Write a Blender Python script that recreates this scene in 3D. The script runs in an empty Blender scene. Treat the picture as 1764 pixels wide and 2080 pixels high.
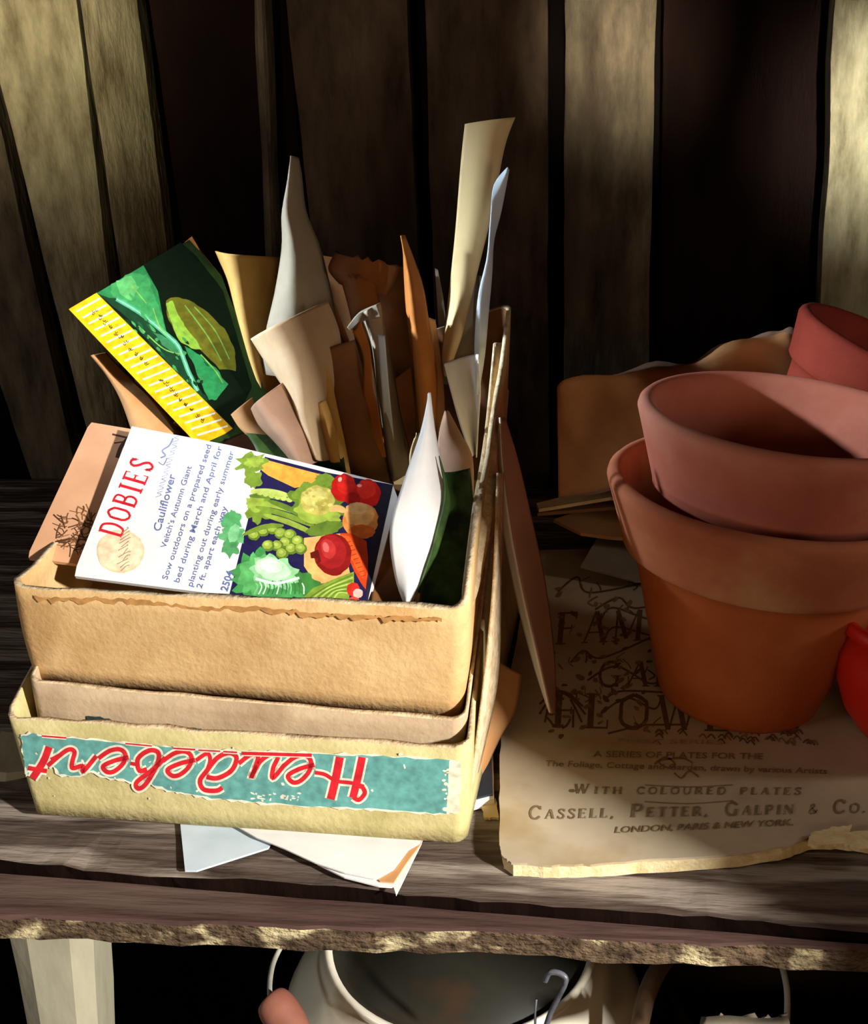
import bpy, bmesh, math, random
from mathutils import Vector, Matrix, noise
random.seed(7)
S = bpy.context.scene
COL = S.collection
# ------------------------------------------------------------------ camera
F = 2300.0
CAMZ = 0.295
YAW, PITCH, ROLL = math.radians(8), math.radians(22), math.radians(2.7)
fw = Vector((-math.sin(YAW)*math.cos(PITCH), math.cos(YAW)*math.cos(PITCH), -math.sin(PITCH)))
R0 = Vector((math.cos(YAW), math.sin(YAW), 0))
U0 = R0.cross(fw)
rt = R0*math.cos(ROLL) - U0*math.sin(ROLL)
up = U0*math.cos(ROLL) + R0*math.sin(ROLL)
CP = Vector((0, 0, CAMZ))
cd = bpy.data.cameras.new('camera'); cam = bpy.data.objects.new('camera', cd); COL.objects.link(cam)
cd.sensor_fit = 'VERTICAL'; cd.sensor_height = 36; cd.lens = 36*F/2080.0
cd.clip_start = 0.01
M = Matrix((( rt.x, up.x, -fw.x, CP.x), (rt.y, up.y, -fw.y, CP.y), (rt.z, up.z, -fw.z, CP.z), (0,0,0,1)))
cam.matrix_world = M
S.camera = cam
# ------------------------------------------------------------------ world and light
S.view_settings.view_transform = 'Standard'
S.view_settings.look = 'None'
S.view_settings.gamma = 1
S.view_settings.use_curve_mapping = False
S.view_settings.exposure = 0.0
w = bpy.data.worlds.new('world'); S.world = w; w.use_nodes = True
w.node_tree.nodes['Background'].inputs[0].default_value = (0.9, 0.55, 0.4, 1)
w.node_tree.nodes['Background'].inputs[1].default_value = 0.012
def area(name, loc, tgt, sx, sy, power, col, spread=math.pi):
    l = bpy.data.lights.new(name, 'AREA'); l.shape = 'RECTANGLE'; l.size = sx; l.size_y = sy
    l.energy = power; l.color = col; l.spread = spread
    o = bpy.data.objects.new(name, l); COL.objects.link(o); o.location = loc
    o.rotation_euler = (Vector(tgt)-Vector(loc)).to_track_quat('-Z', 'Y').to_euler()
    return o
# daylight from an opening to the right, past the edge of the added blocker
area('window_light_right', (1.0,-.41,.62), (0,.5,.1), .05,.07, 54, (1,.97,.95))
# added fills: weak cool from the left, weak warm from behind the camera
area('fill_light_left', (-.9,-.1,.33), (0,.45,.1), .3,.1, 1.6, (.85,.9,1))
area('fill_light_front', (.15,-.6,.35), (0,.42,.02), .6,.15, 1.5, (1,.62,.34))
# added accent lamps brightening packets, pots and wall boards; no openings are built
area('accent_light', (-.75,.36,.45), (-.11,.54,.18), .03,.03, .24, (.70,.84,1), math.radians(20))
area('accent_light', (.385,.41,.17), (.10,.48,.10), .02,.08, .24, (1,.9,.82))
area('accent_light', (-.3,-.3,.5), (-.385,.8,.37), .08,.08, .24, (1,.93,.72), math.radians(18))
area('accent_light', (.03,-.4,.5), (.027,.8,.30), .008,.05, .08, (1,.95,.85), math.radians(7))
area('accent_light', (.15,-.4,.5), (.187,.8,.25), .01,.05, .12, (.95,.97,1), math.radians(8))
area('accent_light', (-.1,-.4,.5), (-.16,.8,.32), .05,.05, .018, (1,.93,.8), math.radians(12))

# ------------------------------------------------------------------ maths helpers
def ray(px, py):
    return fw*F + rt*(px-882.0) - up*(py-1040.0)
def PY(px, py, Y):
    d = ray(px, py); return CP + d*(Y/d.y)
def PZ(px, py, z):
    d = ray(px, py); return CP + d*((z-CAMZ)/d.z)
class Plane:
    def __init__(s, a, b, c):
        s.p = a; n = (b-a).cross(c-a).normalized()
        if n.dot(CP-a) < 0: n = -n
        s.n = n
    def at(s, px, py, off=0):
        d = ray(px, py); p = s.p + s.n*off
        return CP + d*((p-CP).dot(s.n)/d.dot(s.n))
def cr(pts, n):
    """catmull-rom samples through the tuples pts"""
    out = []; m = len(pts)-1
    for i in range(n):
        u = i*m/(n-1.0); k = min(int(u), m-1); t = u-k
        p0 = pts[max(k-1,0)]; p1 = pts[k]; p2 = pts[k+1]; p3 = pts[min(k+2,m)]
        out.append(tuple(.5*((2*b)+(-a+c)*t+(2*a-5*b+4*c-d)*t*t+(-a+3*b-3*c+d)*t**3) for a,b,c,d in zip(p0,p1,p2,p3)))
    return out
# ------------------------------------------------------------------ object helpers
def tag(o, label=None, cat=None, group=None, kind=None):
    if label: o['label'] = label
    if cat: o['category'] = cat
    if group: o['group'] = group
    if kind: o['kind'] = kind
    return o
def empty(name, loc, label=None, cat=None, group=None):
    o = bpy.data.objects.new(name, None); COL.objects.link(o); o.location = loc
    o.empty_display_size = .01
    return tag(o, label, cat, group)
def link(name, verts, faces, mat, parent=None, smooth=True, cols=None, mats=None, fm=None):
    me = bpy.data.meshes.new(name); me.from_pydata([tuple(v) for v in verts], [], faces)
    if mats:
        for m_ in mats: me.materials.append(m_)
        for p, i in zip(me.polygons, fm): p.material_index = i
    else: me.materials.append(mat)
    if cols:
        ca = me.color_attributes.new('Col', 'FLOAT_COLOR', 'CORNER')
        for p, c in zip(me.polygons, cols):
            for li in p.loop_indices: ca.data[li].color = (*c, 1)
    for p in me.polygons: p.use_smooth = smooth
    me.update()
    o = bpy.data.objects.new(name, me); COL.objects.link(o)
    if parent:
        o.parent = parent; o.matrix_parent_inverse = Matrix.Translation(parent_world(parent)).inverted()
    return o
def parent_world(p):
    v = Vector(p.location)
    return v if p.parent is None else v + parent_world(p.parent)*0
def solid(o, th, off=0):
    m = o.modifiers.new('thickness', 'SOLIDIFY'); m.thickness = th; m.offset = off; return o
def lin(h):
    h = h.lstrip('#'); c = [int(h[i:i+2],16)/255 for i in (0,2,4)]
    return tuple(((x+.055)/1.055)**2.4 if x > .04045 else x/12.92 for x in c)
# ------------------------------------------------------------------ materials
MAT = {}
def mat(name, c1, c2, scale=30, stretch=(1,1,1), rough=.85, bump=.2, c3=None, s3=6, t3=(.55,.7), detail=6, bs=None, coat=0, dist=.0008, spec=.25):
    m = bpy.data.materials.new(name); m.use_nodes = True; nt = m.node_tree; N = nt.nodes; L = nt.links
    b = N['Principled BSDF']; b.inputs['Roughness'].default_value = rough
    b.inputs['Specular IOR Level'].default_value = spec
    if coat: b.inputs['Coat Weight'].default_value = coat; b.inputs['Coat Roughness'].default_value = .15
    tc = N.new('ShaderNodeTexCoord'); mp = N.new('ShaderNodeMapping'); mp.inputs['Scale'].default_value = stretch
    L.new(tc.outputs['Object'], mp.inputs[0])
    n1 = N.new('ShaderNodeTexNoise'); n1.inputs['Scale'].default_value = scale; n1.inputs['Detail'].default_value = detail
    n1.inputs['Roughness'].default_value = .65
    L.new(mp.outputs[0], n1.inputs['Vector'])
    cr_ = N.new('ShaderNodeValToRGB'); e = cr_.color_ramp.elements
    e[0].position = .3; e[1].position = .7; e[0].color = (*lin(c1),1); e[1].color = (*lin(c2),1)
    L.new(n1.outputs[0], cr_.inputs[0]); out = cr_.outputs[0]
    if c3:
        n2 = N.new('ShaderNodeTexNoise'); n2.inputs['Scale'].default_value = s3; n2.inputs['Detail'].default_value = 5
        L.new(mp.outputs[0], n2.inputs['Vector'])
        r2 = N.new('ShaderNodeMapRange'); r2.inputs[1].default_value = t3[0]; r2.inputs[2].default_value = t3[1]
        L.new(n2.outputs[0], r2.inputs[0])
        mx = N.new('ShaderNodeMix'); mx.data_type = 'RGBA'
        L.new(r2.outputs[0], mx.inputs[0]); L.new(out, mx.inputs[6]); mx.inputs[7].default_value = (*lin(c3),1)
        out = mx.outputs[2]
    L.new(out, b.inputs['Base Color'])
    if bump:
        n3 = N.new('ShaderNodeTexNoise'); n3.inputs['Scale'].default_value = bs or scale*3; n3.inputs['Detail'].default_value = 8
        L.new(mp.outputs[0], n3.inputs['Vector'])
        bp = N.new('ShaderNodeBump'); bp.inputs['Strength'].default_value = bump; bp.inputs['Distance'].default_value = dist
        L.new(n3.outputs[0], bp.inputs['Height']); L.new(bp.outputs[0], b.inputs['Normal'])
    MAT[name] = m; return m
def ink(name, rough=.5, coat=0):
    m = bpy.data.materials.new(name); m.use_nodes = True; nt = m.node_tree; N = nt.nodes; L = nt.links
    b = N['Principled BSDF']; b.inputs['Roughness'].default_value = rough; b.inputs['Coat Weight'].default_value = coat
    b.inputs['Specular IOR Level'].default_value = .3
    a = N.new('ShaderNodeAttribute'); a.attribute_name = 'Col'
    n = N.new('ShaderNodeTexNoise'); n.inputs['Scale'].default_value = 260; n.inputs['Detail'].default_value = 4
    tc = N.new('ShaderNodeTexCoord'); L.new(tc.outputs['Object'], n.inputs['Vector'])
    r = N.new('ShaderNodeMapRange'); r.inputs[1].default_value=.3; r.inputs[2].default_value=.7; r.inputs[3].default_value = .72; r.inputs[4].default_value = 1.2
    L.new(n.outputs[0], r.inputs[0])
    mx = N.new('ShaderNodeVectorMath'); mx.operation = 'SCALE'
    L.new(a.outputs['Color'], mx.inputs[0]); L.new(r.outputs[0], mx.inputs['Scale'])
    L.new(mx.outputs[0], b.inputs['Base Color'])
    MAT[name] = m; return m
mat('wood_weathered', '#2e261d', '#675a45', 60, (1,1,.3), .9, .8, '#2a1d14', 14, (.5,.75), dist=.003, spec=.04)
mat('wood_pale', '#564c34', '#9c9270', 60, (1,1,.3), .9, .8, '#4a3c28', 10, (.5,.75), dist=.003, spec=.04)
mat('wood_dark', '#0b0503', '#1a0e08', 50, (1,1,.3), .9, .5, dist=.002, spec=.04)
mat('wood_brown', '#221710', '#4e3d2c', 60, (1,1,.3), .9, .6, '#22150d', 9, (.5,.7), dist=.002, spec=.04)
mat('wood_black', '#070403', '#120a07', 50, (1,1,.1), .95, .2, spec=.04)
mat('shelf_grey', '#3a2d26', '#6a5c51', 90, (.12,1,1), .85, 1, '#8d8072', 70, (.50,.60), dist=.002, spec=.04)
mat('shelf_lip', '#3a2a26', '#5c463e', 90, (.12,1,1), .85, .6, '#66564a', 20, (.62,.75), dist=.002, spec=.04)
mat('shelf_edge', '#33271e', '#75614a', 150, (.6,1,1), .9, 1, '#c4b488', 75, (.52,.62), dist=.003, spec=.04)
mat('post_paint', '#8f8970', '#aaa48a', 40, (1,1,.3), .8, .4, '#8b8270', 20, (.6,.75))
mat('card_tan', '#b8925c', '#d3b07a', 45, (1,1,1), .9, .5, '#a67c48', 12, (.55,.75), bs=400)
mat('card_grey', '#a38a6c', '#c0a886', 45, (1,1,1), .9, .4, '#8b6e50', 14, (.55,.75), bs=400)
mat('card_yellow', '#a99d64', '#cdbf88', 45, (1,1,1), .9, .5, '#a0925a', 16, (.6,.75), bs=400)
mat('card_edge', '#a58a66', '#ddc8a0', 200, (1,1,1), .95, .8, bs=600)
mat('paper_white', '#d9d6cf', '#efece6', 25, (1,1,1), .7, .15)
mat('paper_blue', '#b9c6cc', '#cfdade', 25, (1,1,1), .6, .15)
mat('paper_grey', '#7d705c', '#968a74', 25, (1,1,1), .75, .2, bs=55, dist=.004)
mat('paper_tan', '#b8804c', '#cf9c66', 25, (1,1,1), .75, .2, '#96683f', 20, (.55,.75), bs=55, dist=.004)
mat('envelope_cream', '#a98c66', '#c2a884', 25, (1,1,1), .75, .2, bs=55, dist=.004)
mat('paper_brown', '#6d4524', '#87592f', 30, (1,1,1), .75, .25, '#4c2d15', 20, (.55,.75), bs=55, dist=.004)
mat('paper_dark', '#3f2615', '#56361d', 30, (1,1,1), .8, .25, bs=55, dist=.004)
mat('paper_orange', '#9c5a22', '#b4702e', 30, (1,1,1), .75, .2, bs=55, dist=.004)
mat('paper_mustard', '#b68a42', '#d0a45a', 30, (1,1,1), .75, .2, bs=55, dist=.004)
mat('paper_cream', '#cdb37c', '#d9c08c', 20, (1,1,1), .7, .1)
mat('paper_pink', '#957259', '#ad8a70', 25, (1,1,1), .75, .2, bs=55, dist=.004)
mat('packet_white', '#d6cfc6', '#eae4dc', 25, (1,1,1), .55, .1, '#d8c09c', 14, (.6,.75))
mat('packet_buff', '#b98a66', '#cfa07a', 25, (1,1,1), .7, .15)
mat('packet_green', '#1c3312', '#3d5a24', 90, (1,1,1), .5, .15, '#0d160c', 60, (.5,.65))
mat('green_dark', '#101c0c', '#2e4418', 60, (1,1,1), .4, .1)
mat('booklet_navy', '#1a2028', '#2b323c', 30, (1,1,1), .5, .1)
mat('book_cover', '#a8977a', '#c0b296', 16, (1,1,1), .7, .25, '#9c8254', 18, (.55,.72))
mat('book_page', '#c9b27c', '#e6d7a8', 200, (1,1,1), .9, .6)
mat('terracotta', '#9a4a20', '#b46030', 18, (1,1,1), .85, .35, '#b57a60', 9, (.5,.75), bs=500, dist=.0004)
mat('terracotta_pink', '#a85a44', '#bd7058', 18, (1,1,1), .85, .35, '#c48a70', 9, (.5,.75), bs=500, dist=.0004)
mat('terracotta_rim', '#9c5236', '#b4704c', 22, (1,1,1), .85, .35, '#c09468', 13, (.48,.66), bs=500, dist=.0004)
mat('terracotta_dark', '#6e1f12', '#84301e', 18, (1,1,1), .85, .3, '#8a4a34', 9, (.6,.8), bs=500)
mat('red_plastic', '#b8180a', '#c9200e', 10, (1,1,1), .4, .05, spec=.5)
mat('enamel', '#d8cfb4', '#e8e0c8', 10, (1,1,1), .25, .05, '#c8b078', 8, (.6,.8), coat=.5, spec=.5)
mat('enamel_inside', '#201f18', '#2c2a22', 10, (1,1,1), .35, .1, '#4a2c14', 7, (.5,.6))
mat('wire', '#3c3c40', '#6a6a70', 60, (1,1,1), .4, .1, spec=.6)
mat('wire_pale', '#8b8878', '#aaa694', 60, (1,1,1), .5, .1)
mat('grip_wood', '#7c4a3a', '#8f5c48', 40, (1,1,.3), .6, .2)
mat('tin_dark', '#15100d', '#241a14', 30, (1,1,1), .6, .2)
mat('stick', '#54402c', '#7a6248', 60, (1,1,.2), .9, .4)
mat('soil', '#140d09', '#241810', 60, (1,1,1), 1, .5)
ink('print_ink'); ink('print_gloss', .3, .3); ink('dull_ink', .85)

# ------------------------------------------------------------------ shape builders
def grid_obj(name, rows, m, parent=None, th=.0006, wob=0, seed=0):
    nv = len(rows); nu = len(rows[0]); V = []
    for r in rows:
        for p in r:
            p = Vector(p)
            if wob: p = p + Vector((0, 1, .3))*(noise.noise(p*38+Vector((seed,0,0)))*wob)
            V.append(p)
    Fc = [(j*nu+i, j*nu+i+1, (j+1)*nu+i+1, (j+1)*nu+i) for j in range(nv-1) for i in range(nu-1)]
    o = link(name, V, Fc, m, parent); solid(o, th); return o
def sheet(name, Lc, Rc, m, bow=0, nu=14, nv=26, th=.0007, parent=None, wob=.0008, seed=0, rag=0):
    a = cr(Lc, nv); b = cr(Rc, nv); rows = []
    for j in range(nv):
        p = PY(*a[j]); q = PY(*b[j]); row = []
        for i in range(nu):
            s = i/(nu-1.0)
            v = p.lerp(q, s) + Vector((0,-1,0.15))*bow*math.sin(math.pi*s)
            if rag and j == 0: v = v + Vector((0,0,1))*(random.uniform(-rag, rag))
            row.append(v)
        rows.append(row)
    return grid_obj(name, rows, m, parent, th, wob, seed)
def envelope(name, Lc, Rc, m, label, cat='seed packet', bow=.004, group='old seed packets and envelopes in the box', m2=None, **k):
    """a folded paper envelope: front leaf with a back leaf behind it, joined at the foot"""
    a = PY(*Lc[-1]); b = PY(*Rc[-1]); base = (a+b)/2
    e = empty(name, base, label, cat, group)
    sheet('front_leaf', Lc, Rc, m, bow=bow, parent=e, **k)
    n = len(Lc)
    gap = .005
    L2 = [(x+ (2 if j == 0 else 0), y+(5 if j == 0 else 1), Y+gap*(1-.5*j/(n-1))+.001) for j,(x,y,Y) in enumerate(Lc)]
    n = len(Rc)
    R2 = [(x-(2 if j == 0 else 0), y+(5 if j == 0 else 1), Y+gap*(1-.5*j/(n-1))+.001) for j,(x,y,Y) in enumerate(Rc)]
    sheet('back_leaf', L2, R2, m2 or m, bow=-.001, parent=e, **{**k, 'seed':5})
    return e
class Decal:
    """flat printed shapes lying on a plane, each a little higher than the last"""
    def __init__(s, pl, o0=.0006): s.pl = pl; s.V = []; s.F = []; s.C = []; s.off = o0
    def poly(s, pts, c, step=.0000006):
        c = lin(c) if isinstance(c, str) else c
        s.off += step
        i = len(s.V)
        vs = [s.pl.at(x, y, s.off) for x, y in pts]
        from mathutils.geometry import tessellate_polygon
        s.V += vs
        for t in tessellate_polygon([vs]):
            s.F.append(tuple(i+k for k in t)); s.C.append(c)
    def blob(s, cx, cy, rx, ry, c, rot=0, jit=.06, n=28, lobes=0):
        pts = []; ro = math.radians(rot)
        for k in range(n):
            a = k*2*math.pi/n; q = 1+random.uniform(-jit, jit)+(.13*math.sin(a*lobes) if lobes else 0)
            x = rx*q*math.cos(a); y = ry*q*math.sin(a)
            pts.append((cx+x*math.cos(ro)-y*math.sin(ro), cy+x*math.sin(ro)+y*math.cos(ro)))
        s.poly(pts, c)
    def stroke(s, pts, wd, c, smooth=True, taper=False, n=None):
        c = lin(c) if isinstance(c, str) else c
        if smooth and len(pts) > 2: pts = cr(pts, n or len(pts)*6)
        s.off += .0000006; i = len(s.V); m_ = len(pts)
        for k,(x,y) in enumerate(pts):
            a = pts[max(k-1,0)]; b = pts[min(k+1,m_-1)]
            dx, dy = b[0]-a[0], b[1]-a[1]; l = math.hypot(dx,dy) or 1
            h = wd/2*( (1-abs(2*k/(m_-1)-1)**3*.7) if taper else 1)
            s.V += [s.pl.at(x-dy/l*h, y+dx/l*h, s.off), s.pl.at(x+dy/l*h, y-dx/l*h, s.off)]
        for k in range(m_-1):
            s.F.append((i+2*k, i+2*k+1, i+2*k+3, i+2*k+2)); s.C.append(c)
    def text(s, txt, p0, p1, h, c, upv, bold=0):
        """text whose baseline runs p0 -> p1; upv = pixel vector of one cap height"""
        c = lin(c) if isinstance(c, str) else c
        cu = bpy.data.curves.new('t', 'FONT'); cu.body = txt; cu.size = 1; cu.offset = bold; cu.resolution_u = 3
        o = bpy.data.objects.new('t', cu); COL.objects.link(o)
        bpy.context.view_layer.update()
        me = bpy.data.meshes.new_from_object(o)
        xs = [v.co.x for v in me.vertices]; x0, x1 = min(xs), max(xs)
        s.off += .0000006; i = len(s.V)
        for v in me.vertices:
            t = (v.co.x-x0)/(x1-x0); q = v.co.y/.70
            s.V.append(s.pl.at(p0[0]+(p1[0]-p0[0])*t+upv[0]*q, p0[1]+(p1[1]-p0[1])*t+upv[1]*q, s.off))
        for p in me.polygons: s.F.append(tuple(i+k for k in p.vertices)); s.C.append(c)
        bpy.data.objects.remove(o); bpy.data.curves.remove(cu); bpy.data.meshes.remove(me)
    def build(s, name, m='print_ink', parent=None):
        return link(name, s.V, s.F, MAT[m], parent, smooth=False, cols=s.C)
# a small roman alphabet of strokes: (points, width) in a unit cell, y up
SER = {
 'D': (.8,[([(.12,0),(.12,1)],.2),([(0,.03),(.3,.03)],.06),([(0,.97),(.3,.97)],.06),([(.2,.97),(.55,.92),(.72,.5),(.55,.08),(.2,.03)],.13)]),
 'O': (.85,[([(.42,.98),(.12,.8),(.1,.5),(.12,.2),(.42,.02),(.72,.2),(.75,.5),(.72,.8),(.42,.98)],.13)]),
 'B': (.75,[([(.12,0),(.12,1)],.2),([(0,.03),(.3,.03)],.06),([(0,.97),(.3,.97)],.06),([(.2,.97),(.5,.92),(.55,.75),(.45,.55),(.2,.52)],.11),([(.2,.52),(.55,.48),(.65,.27),(.5,.06),(.2,.03)],.12)]),
 'I': (.4,[([(.2,0),(.2,1)],.2),([(.02,.03),(.38,.03)],.06),([(.02,.97),(.38,.97)],.06)]),
 'E': (.72,[([(.14,0),(.14,1)],.2),([(0,.03),(.62,.03)],.07),([(0,.97),(.6,.97)],.07),([(.2,.52),(.48,.52)],.07),([(.6,0),(.6,.22)],.05),([(.58,1),(.58,.8)],.05),([(.48,.42),(.48,.62)],.05)]),
 'F': (.68,[([(.14,0),(.14,1)],.2),([(0,.03),(.32,.03)],.06),([(0,.97),(.6,.97)],.07),([(.2,.5),(.46,.5)],.07),([(.58,1),(.58,.78)],.05),([(.46,.4),(.46,.6)],.05)]),
 'S': (.65,[([(.55,.78),(.45,.95),(.22,.95),(.1,.78),(.25,.58),(.45,.42),(.55,.22),(.4,.04),(.18,.04),(.06,.24)],.14),([(.56,.7),(.56,1)],.05),([(.05,0),(.05,.3)],.05)]),
 'L': (.66,[([(.14,0),(.14,1)],.2),([(0,.03),(.58,.03)],.07),([(0,.97),(.3,.97)],.06),([(.57,0),(.57,.26)],.05)]),
 'W': (1.1,[([(.1,.97),(.32,.02)],.17),([(.34,.02),(.52,.9)],.07),([(.52,.97),(.74,.02)],.17),([(.76,.02),(.96,.97)],.07),([(0,.97),(.22,.97)],.05),([(.42,.97),(.62,.97)],.05),([(.85,.97),(1.05,.97)],.05)]),
 'V': (.8,[([(.1,.97),(.4,.02)],.17),([(.42,.02),(.68,.97)],.07),([(0,.97),(.24,.97)],.05),([(.56,.97),(.78,.97)],.05)]),
 'R': (.8,[([(.14,0),(.14,1)],.2),([(0,.03),(.3,.03)],.06),([(0,.97),(.3,.97)],.06),([(.2,.97),(.5,.92),(.58,.74),(.45,.53),(.2,.5)],.12),([(.4,.52),(.68,.03)],.16),([(.6,.03),(.8,.03)],.05)]),
 'A': (.8,[([(.08,.03),(.38,.98)],.07),([(.4,.98),(.66,.03)],.18),([(.16,.33),(.56,.33)],.06),([(0,.03),(.2,.03)],.05),([(.54,.03),(.8,.03)],.05)]),
 'M': (1.0,[([(.12,.03),(.12,.97)],.07),([(.12,.97),(.45,.1)],.17),([(.45,.1),(.76,.97)],.06),([(.8,.03),(.8,.97)],.18),([(0,.03),(.24,.03)],.05),([(.68,.03),(.92,.03)],.05)]),
 'G': (.85,[([(.7,.75),(.5,.97),(.22,.88),(.1,.5),(.22,.12),(.48,.02),(.68,.15)],.13),([(.68,.0),(.68,.42)],.14),([(.56,.43),(.82,.43)],.05)]),
 'N': (.9,[([(.12,.03),(.12,.97)],.07),([(.12,.97),(.72,.03)],.17),([(.72,.03),(.72,.97)],.07),([(0,.03),(.24,.03)],.05),([(.6,.97),(.84,.97)],.05)]),
 'C': (.8,[([(.7,.75),(.5,.97),(.22,.88),(.1,.5),(.22,.12),(.48,.02),(.7,.2)],.13),([(.7,.7),(.7,.98)],.05)]),
 'P': (.72,[([(.14,0),(.14,1)],.2),([(0,.03),(.3,.03)],.06),([(0,.97),(.3,.97)],.06),([(.2,.97),(.52,.92),(.6,.72),(.48,.5),(.2,.46)],.12)]),
 'T': (.75,[([(.37,0),(.37,1)],.18),([(.04,.97),(.7,.97)],.07),([(.05,1),(.05,.76)],.05),([(.69,1),(.69,.76)],.05),([(.22,.03),(.52,.03)],.05)]),
 ',': (.3,[([(.12,.1),(.05,-.12)],.1)]), ' ': (.45,[]), '.': (.3,[([(.1,0),(.1,.12)],.12)]),
 '&': (.85,[([(.7,.05),(.2,.75),(.35,.97),(.5,.8),(.12,.3),(.25,.03),(.5,.06),(.72,.4)],.1)]),
 'H': (.9,[([(.14,0),(.14,1)],.18),([(.72,0),(.72,1)],.18),([(.14,.5),(.72,.5)],.06),([(0,.03),(.28,.03)],.05),([(0,.97),(.28,.97)],.05),([(.58,.03),(.86,.03)],.05),([(.58,.97),(.86,.97)],.05)]),
 'K': (.85,[([(.14,0),(.14,1)],.2),([(0,.03),(.3,.03)],.06),([(0,.97),(.3,.97)],.06),([(.2,.42),(.62,.97)],.06),([(.34,.58),(.7,.03)],.16)]),
 'Y': (.8,[([(.38,0),(.38,.45)],.18),([(.1,.97),(.38,.45)],.16),([(.38,.45),(.66,.97)],.06)]),
 'U': (.85,[([(.14,.97),(.14,.3),(.28,.03),(.52,.03),(.68,.3),(.68,.97)],.12),([(0,.97),(.28,.97)],.05),([(.58,.97),(.8,.97)],.05)]),
}
def roman(dc, txt, p0, p1, upv, c, small=None, gap=.12, fat=1.0):
    """small: set of indexes drawn as small capitals"""
    ws = []
    for i, ch in enumerate(txt):
        sc = .72 if (small and i in small) else 1
        ws.append((SER[ch][0]+gap)*sc)
    tot = sum(ws); x = 0
    ux, uy = (p1[0]-p0[0])/tot, (p1[1]-p0[1])/tot
    ul = math.hypot(ux, uy); vl = math.hypot(*upv)
    for i, ch in enumerate(txt):
        sc = .72 if (small and i in small) else 1
        for pts, wd in SER[ch][1]:
            q = [(p0[0]+ux*(x+a*sc)+upv[0]*b*sc, p0[1]+uy*(x+a*sc)+upv[1]*b*sc) for a,b in pts]
            horiz = len(pts) == 2 and abs(pts[0][1]-pts[1][1]) < .01
            dc.stroke(q, wd*sc*fat*(vl if horiz else (ul if len(pts)==2 else (ul+vl)/2)), c, smooth=len(pts)>2, n=16)
        x += ws[i]
def rr_uv(r, n=6, inset=0, sub=14):
    """rounded rectangle path in the unit square"""
    pts = []
    i0, i1 = inset, 1-inset
    cs = [((i1-r, i0+r), -90), ((i1-r, i1-r), 0), ((i0+r, i1-r), 90), ((i0+r, i0+r), 180)]
    for k in range(4):
        (cx, cy), a0 = cs[k]
        arc = [(cx+r*math.cos(math.radians(a0+90*j/n)), cy+r*math.sin(math.radians(a0+90*j/n))) for j in range(n+1)]
        pts += arc
        (cx2, cy2), a2 = cs[(k+1) % 4]
        e = (cx2+r*math.cos(math.radians(a2)), cy2+r*math.sin(math.radians(a2)))
        s_ = arc[-1]
        pts += [(s_[0]+(e[0]-s_[0])*j/sub, s_[1]+(e[1]-s_[1])*j/sub) for j in range(1, sub)]
    return pts
def bil(q, u, v):
    return (q[0]*(1-u)+q[1]*u)*(1-v) + (q[3]*(1-u)+q[2]*u)*v
def tray(name, bq, tq, m, me_, parent, r=.05, t=.006, nz=6, rag=.0008, bulge=.0, seed=0, dents=.0012, back_shade=None):
    """open box: bq, tq = bottom and top quads (front left, front right, back right, back left)"""
    out = rr_uv(r); inn = rr_uv(max(r-t*.5, .004), inset=t)
    n = len(out); V = []; Fc = []; fm = []
    def dent(p):
        return Vector((noise.noise(p*22+Vector((seed,0,0))), noise.noise(p*22+Vector((0,seed+9,0))), 0))*dents
    for ring, uv in ((0,out),(1,inn)):
        for j in range(nz+1):
            f = j/nz
            for (u, v) in uv:
                b = bil(bq,u,v); a = bil(tq,u,v); p = b.lerp(a, f)
                c = (bil(bq,.5,.5)).lerp(bil(tq,.5,.5), f)
                d = (p-c); d.z = 0
                p = p + d.normalized()*bulge*math.sin(math.pi*f)
                p = p + dent(p)
                if j == nz: p.z += noise.noise(p*160+Vector((seed,3,0)))*rag*1.6 + noise.noise(p*500)*rag*.7
                if ring and j == 0: p.z += .001
                V.append(p)
    R = (nz+1)*n
    for ring in (0,1):
        for j in range(nz):
            for i in range(n):
                a = ring*R+j*n+i; b = ring*R+j*n+(i+1)%n
                f_ = (a,b,b+n,a+n); Fc.append(f_ if ring == 0 else f_[::-1]); fm.append(2 if ring and inn[i][1] > .9 and back_shade else 0)
    for i in range(n):
        a = nz*n+i; b = nz*n+(i+1)%n; Fc.append((a,b,b+R,a+R)); fm.append(1)
    Fc.append(tuple(range(n))[::-1]); fm.append(0)
    Fc.append(tuple(R+k for k in range(n))); fm.append(0)
    return link(name, V, Fc, None, parent, mats=[m, me_, back_shade or m], fm=fm)
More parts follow.
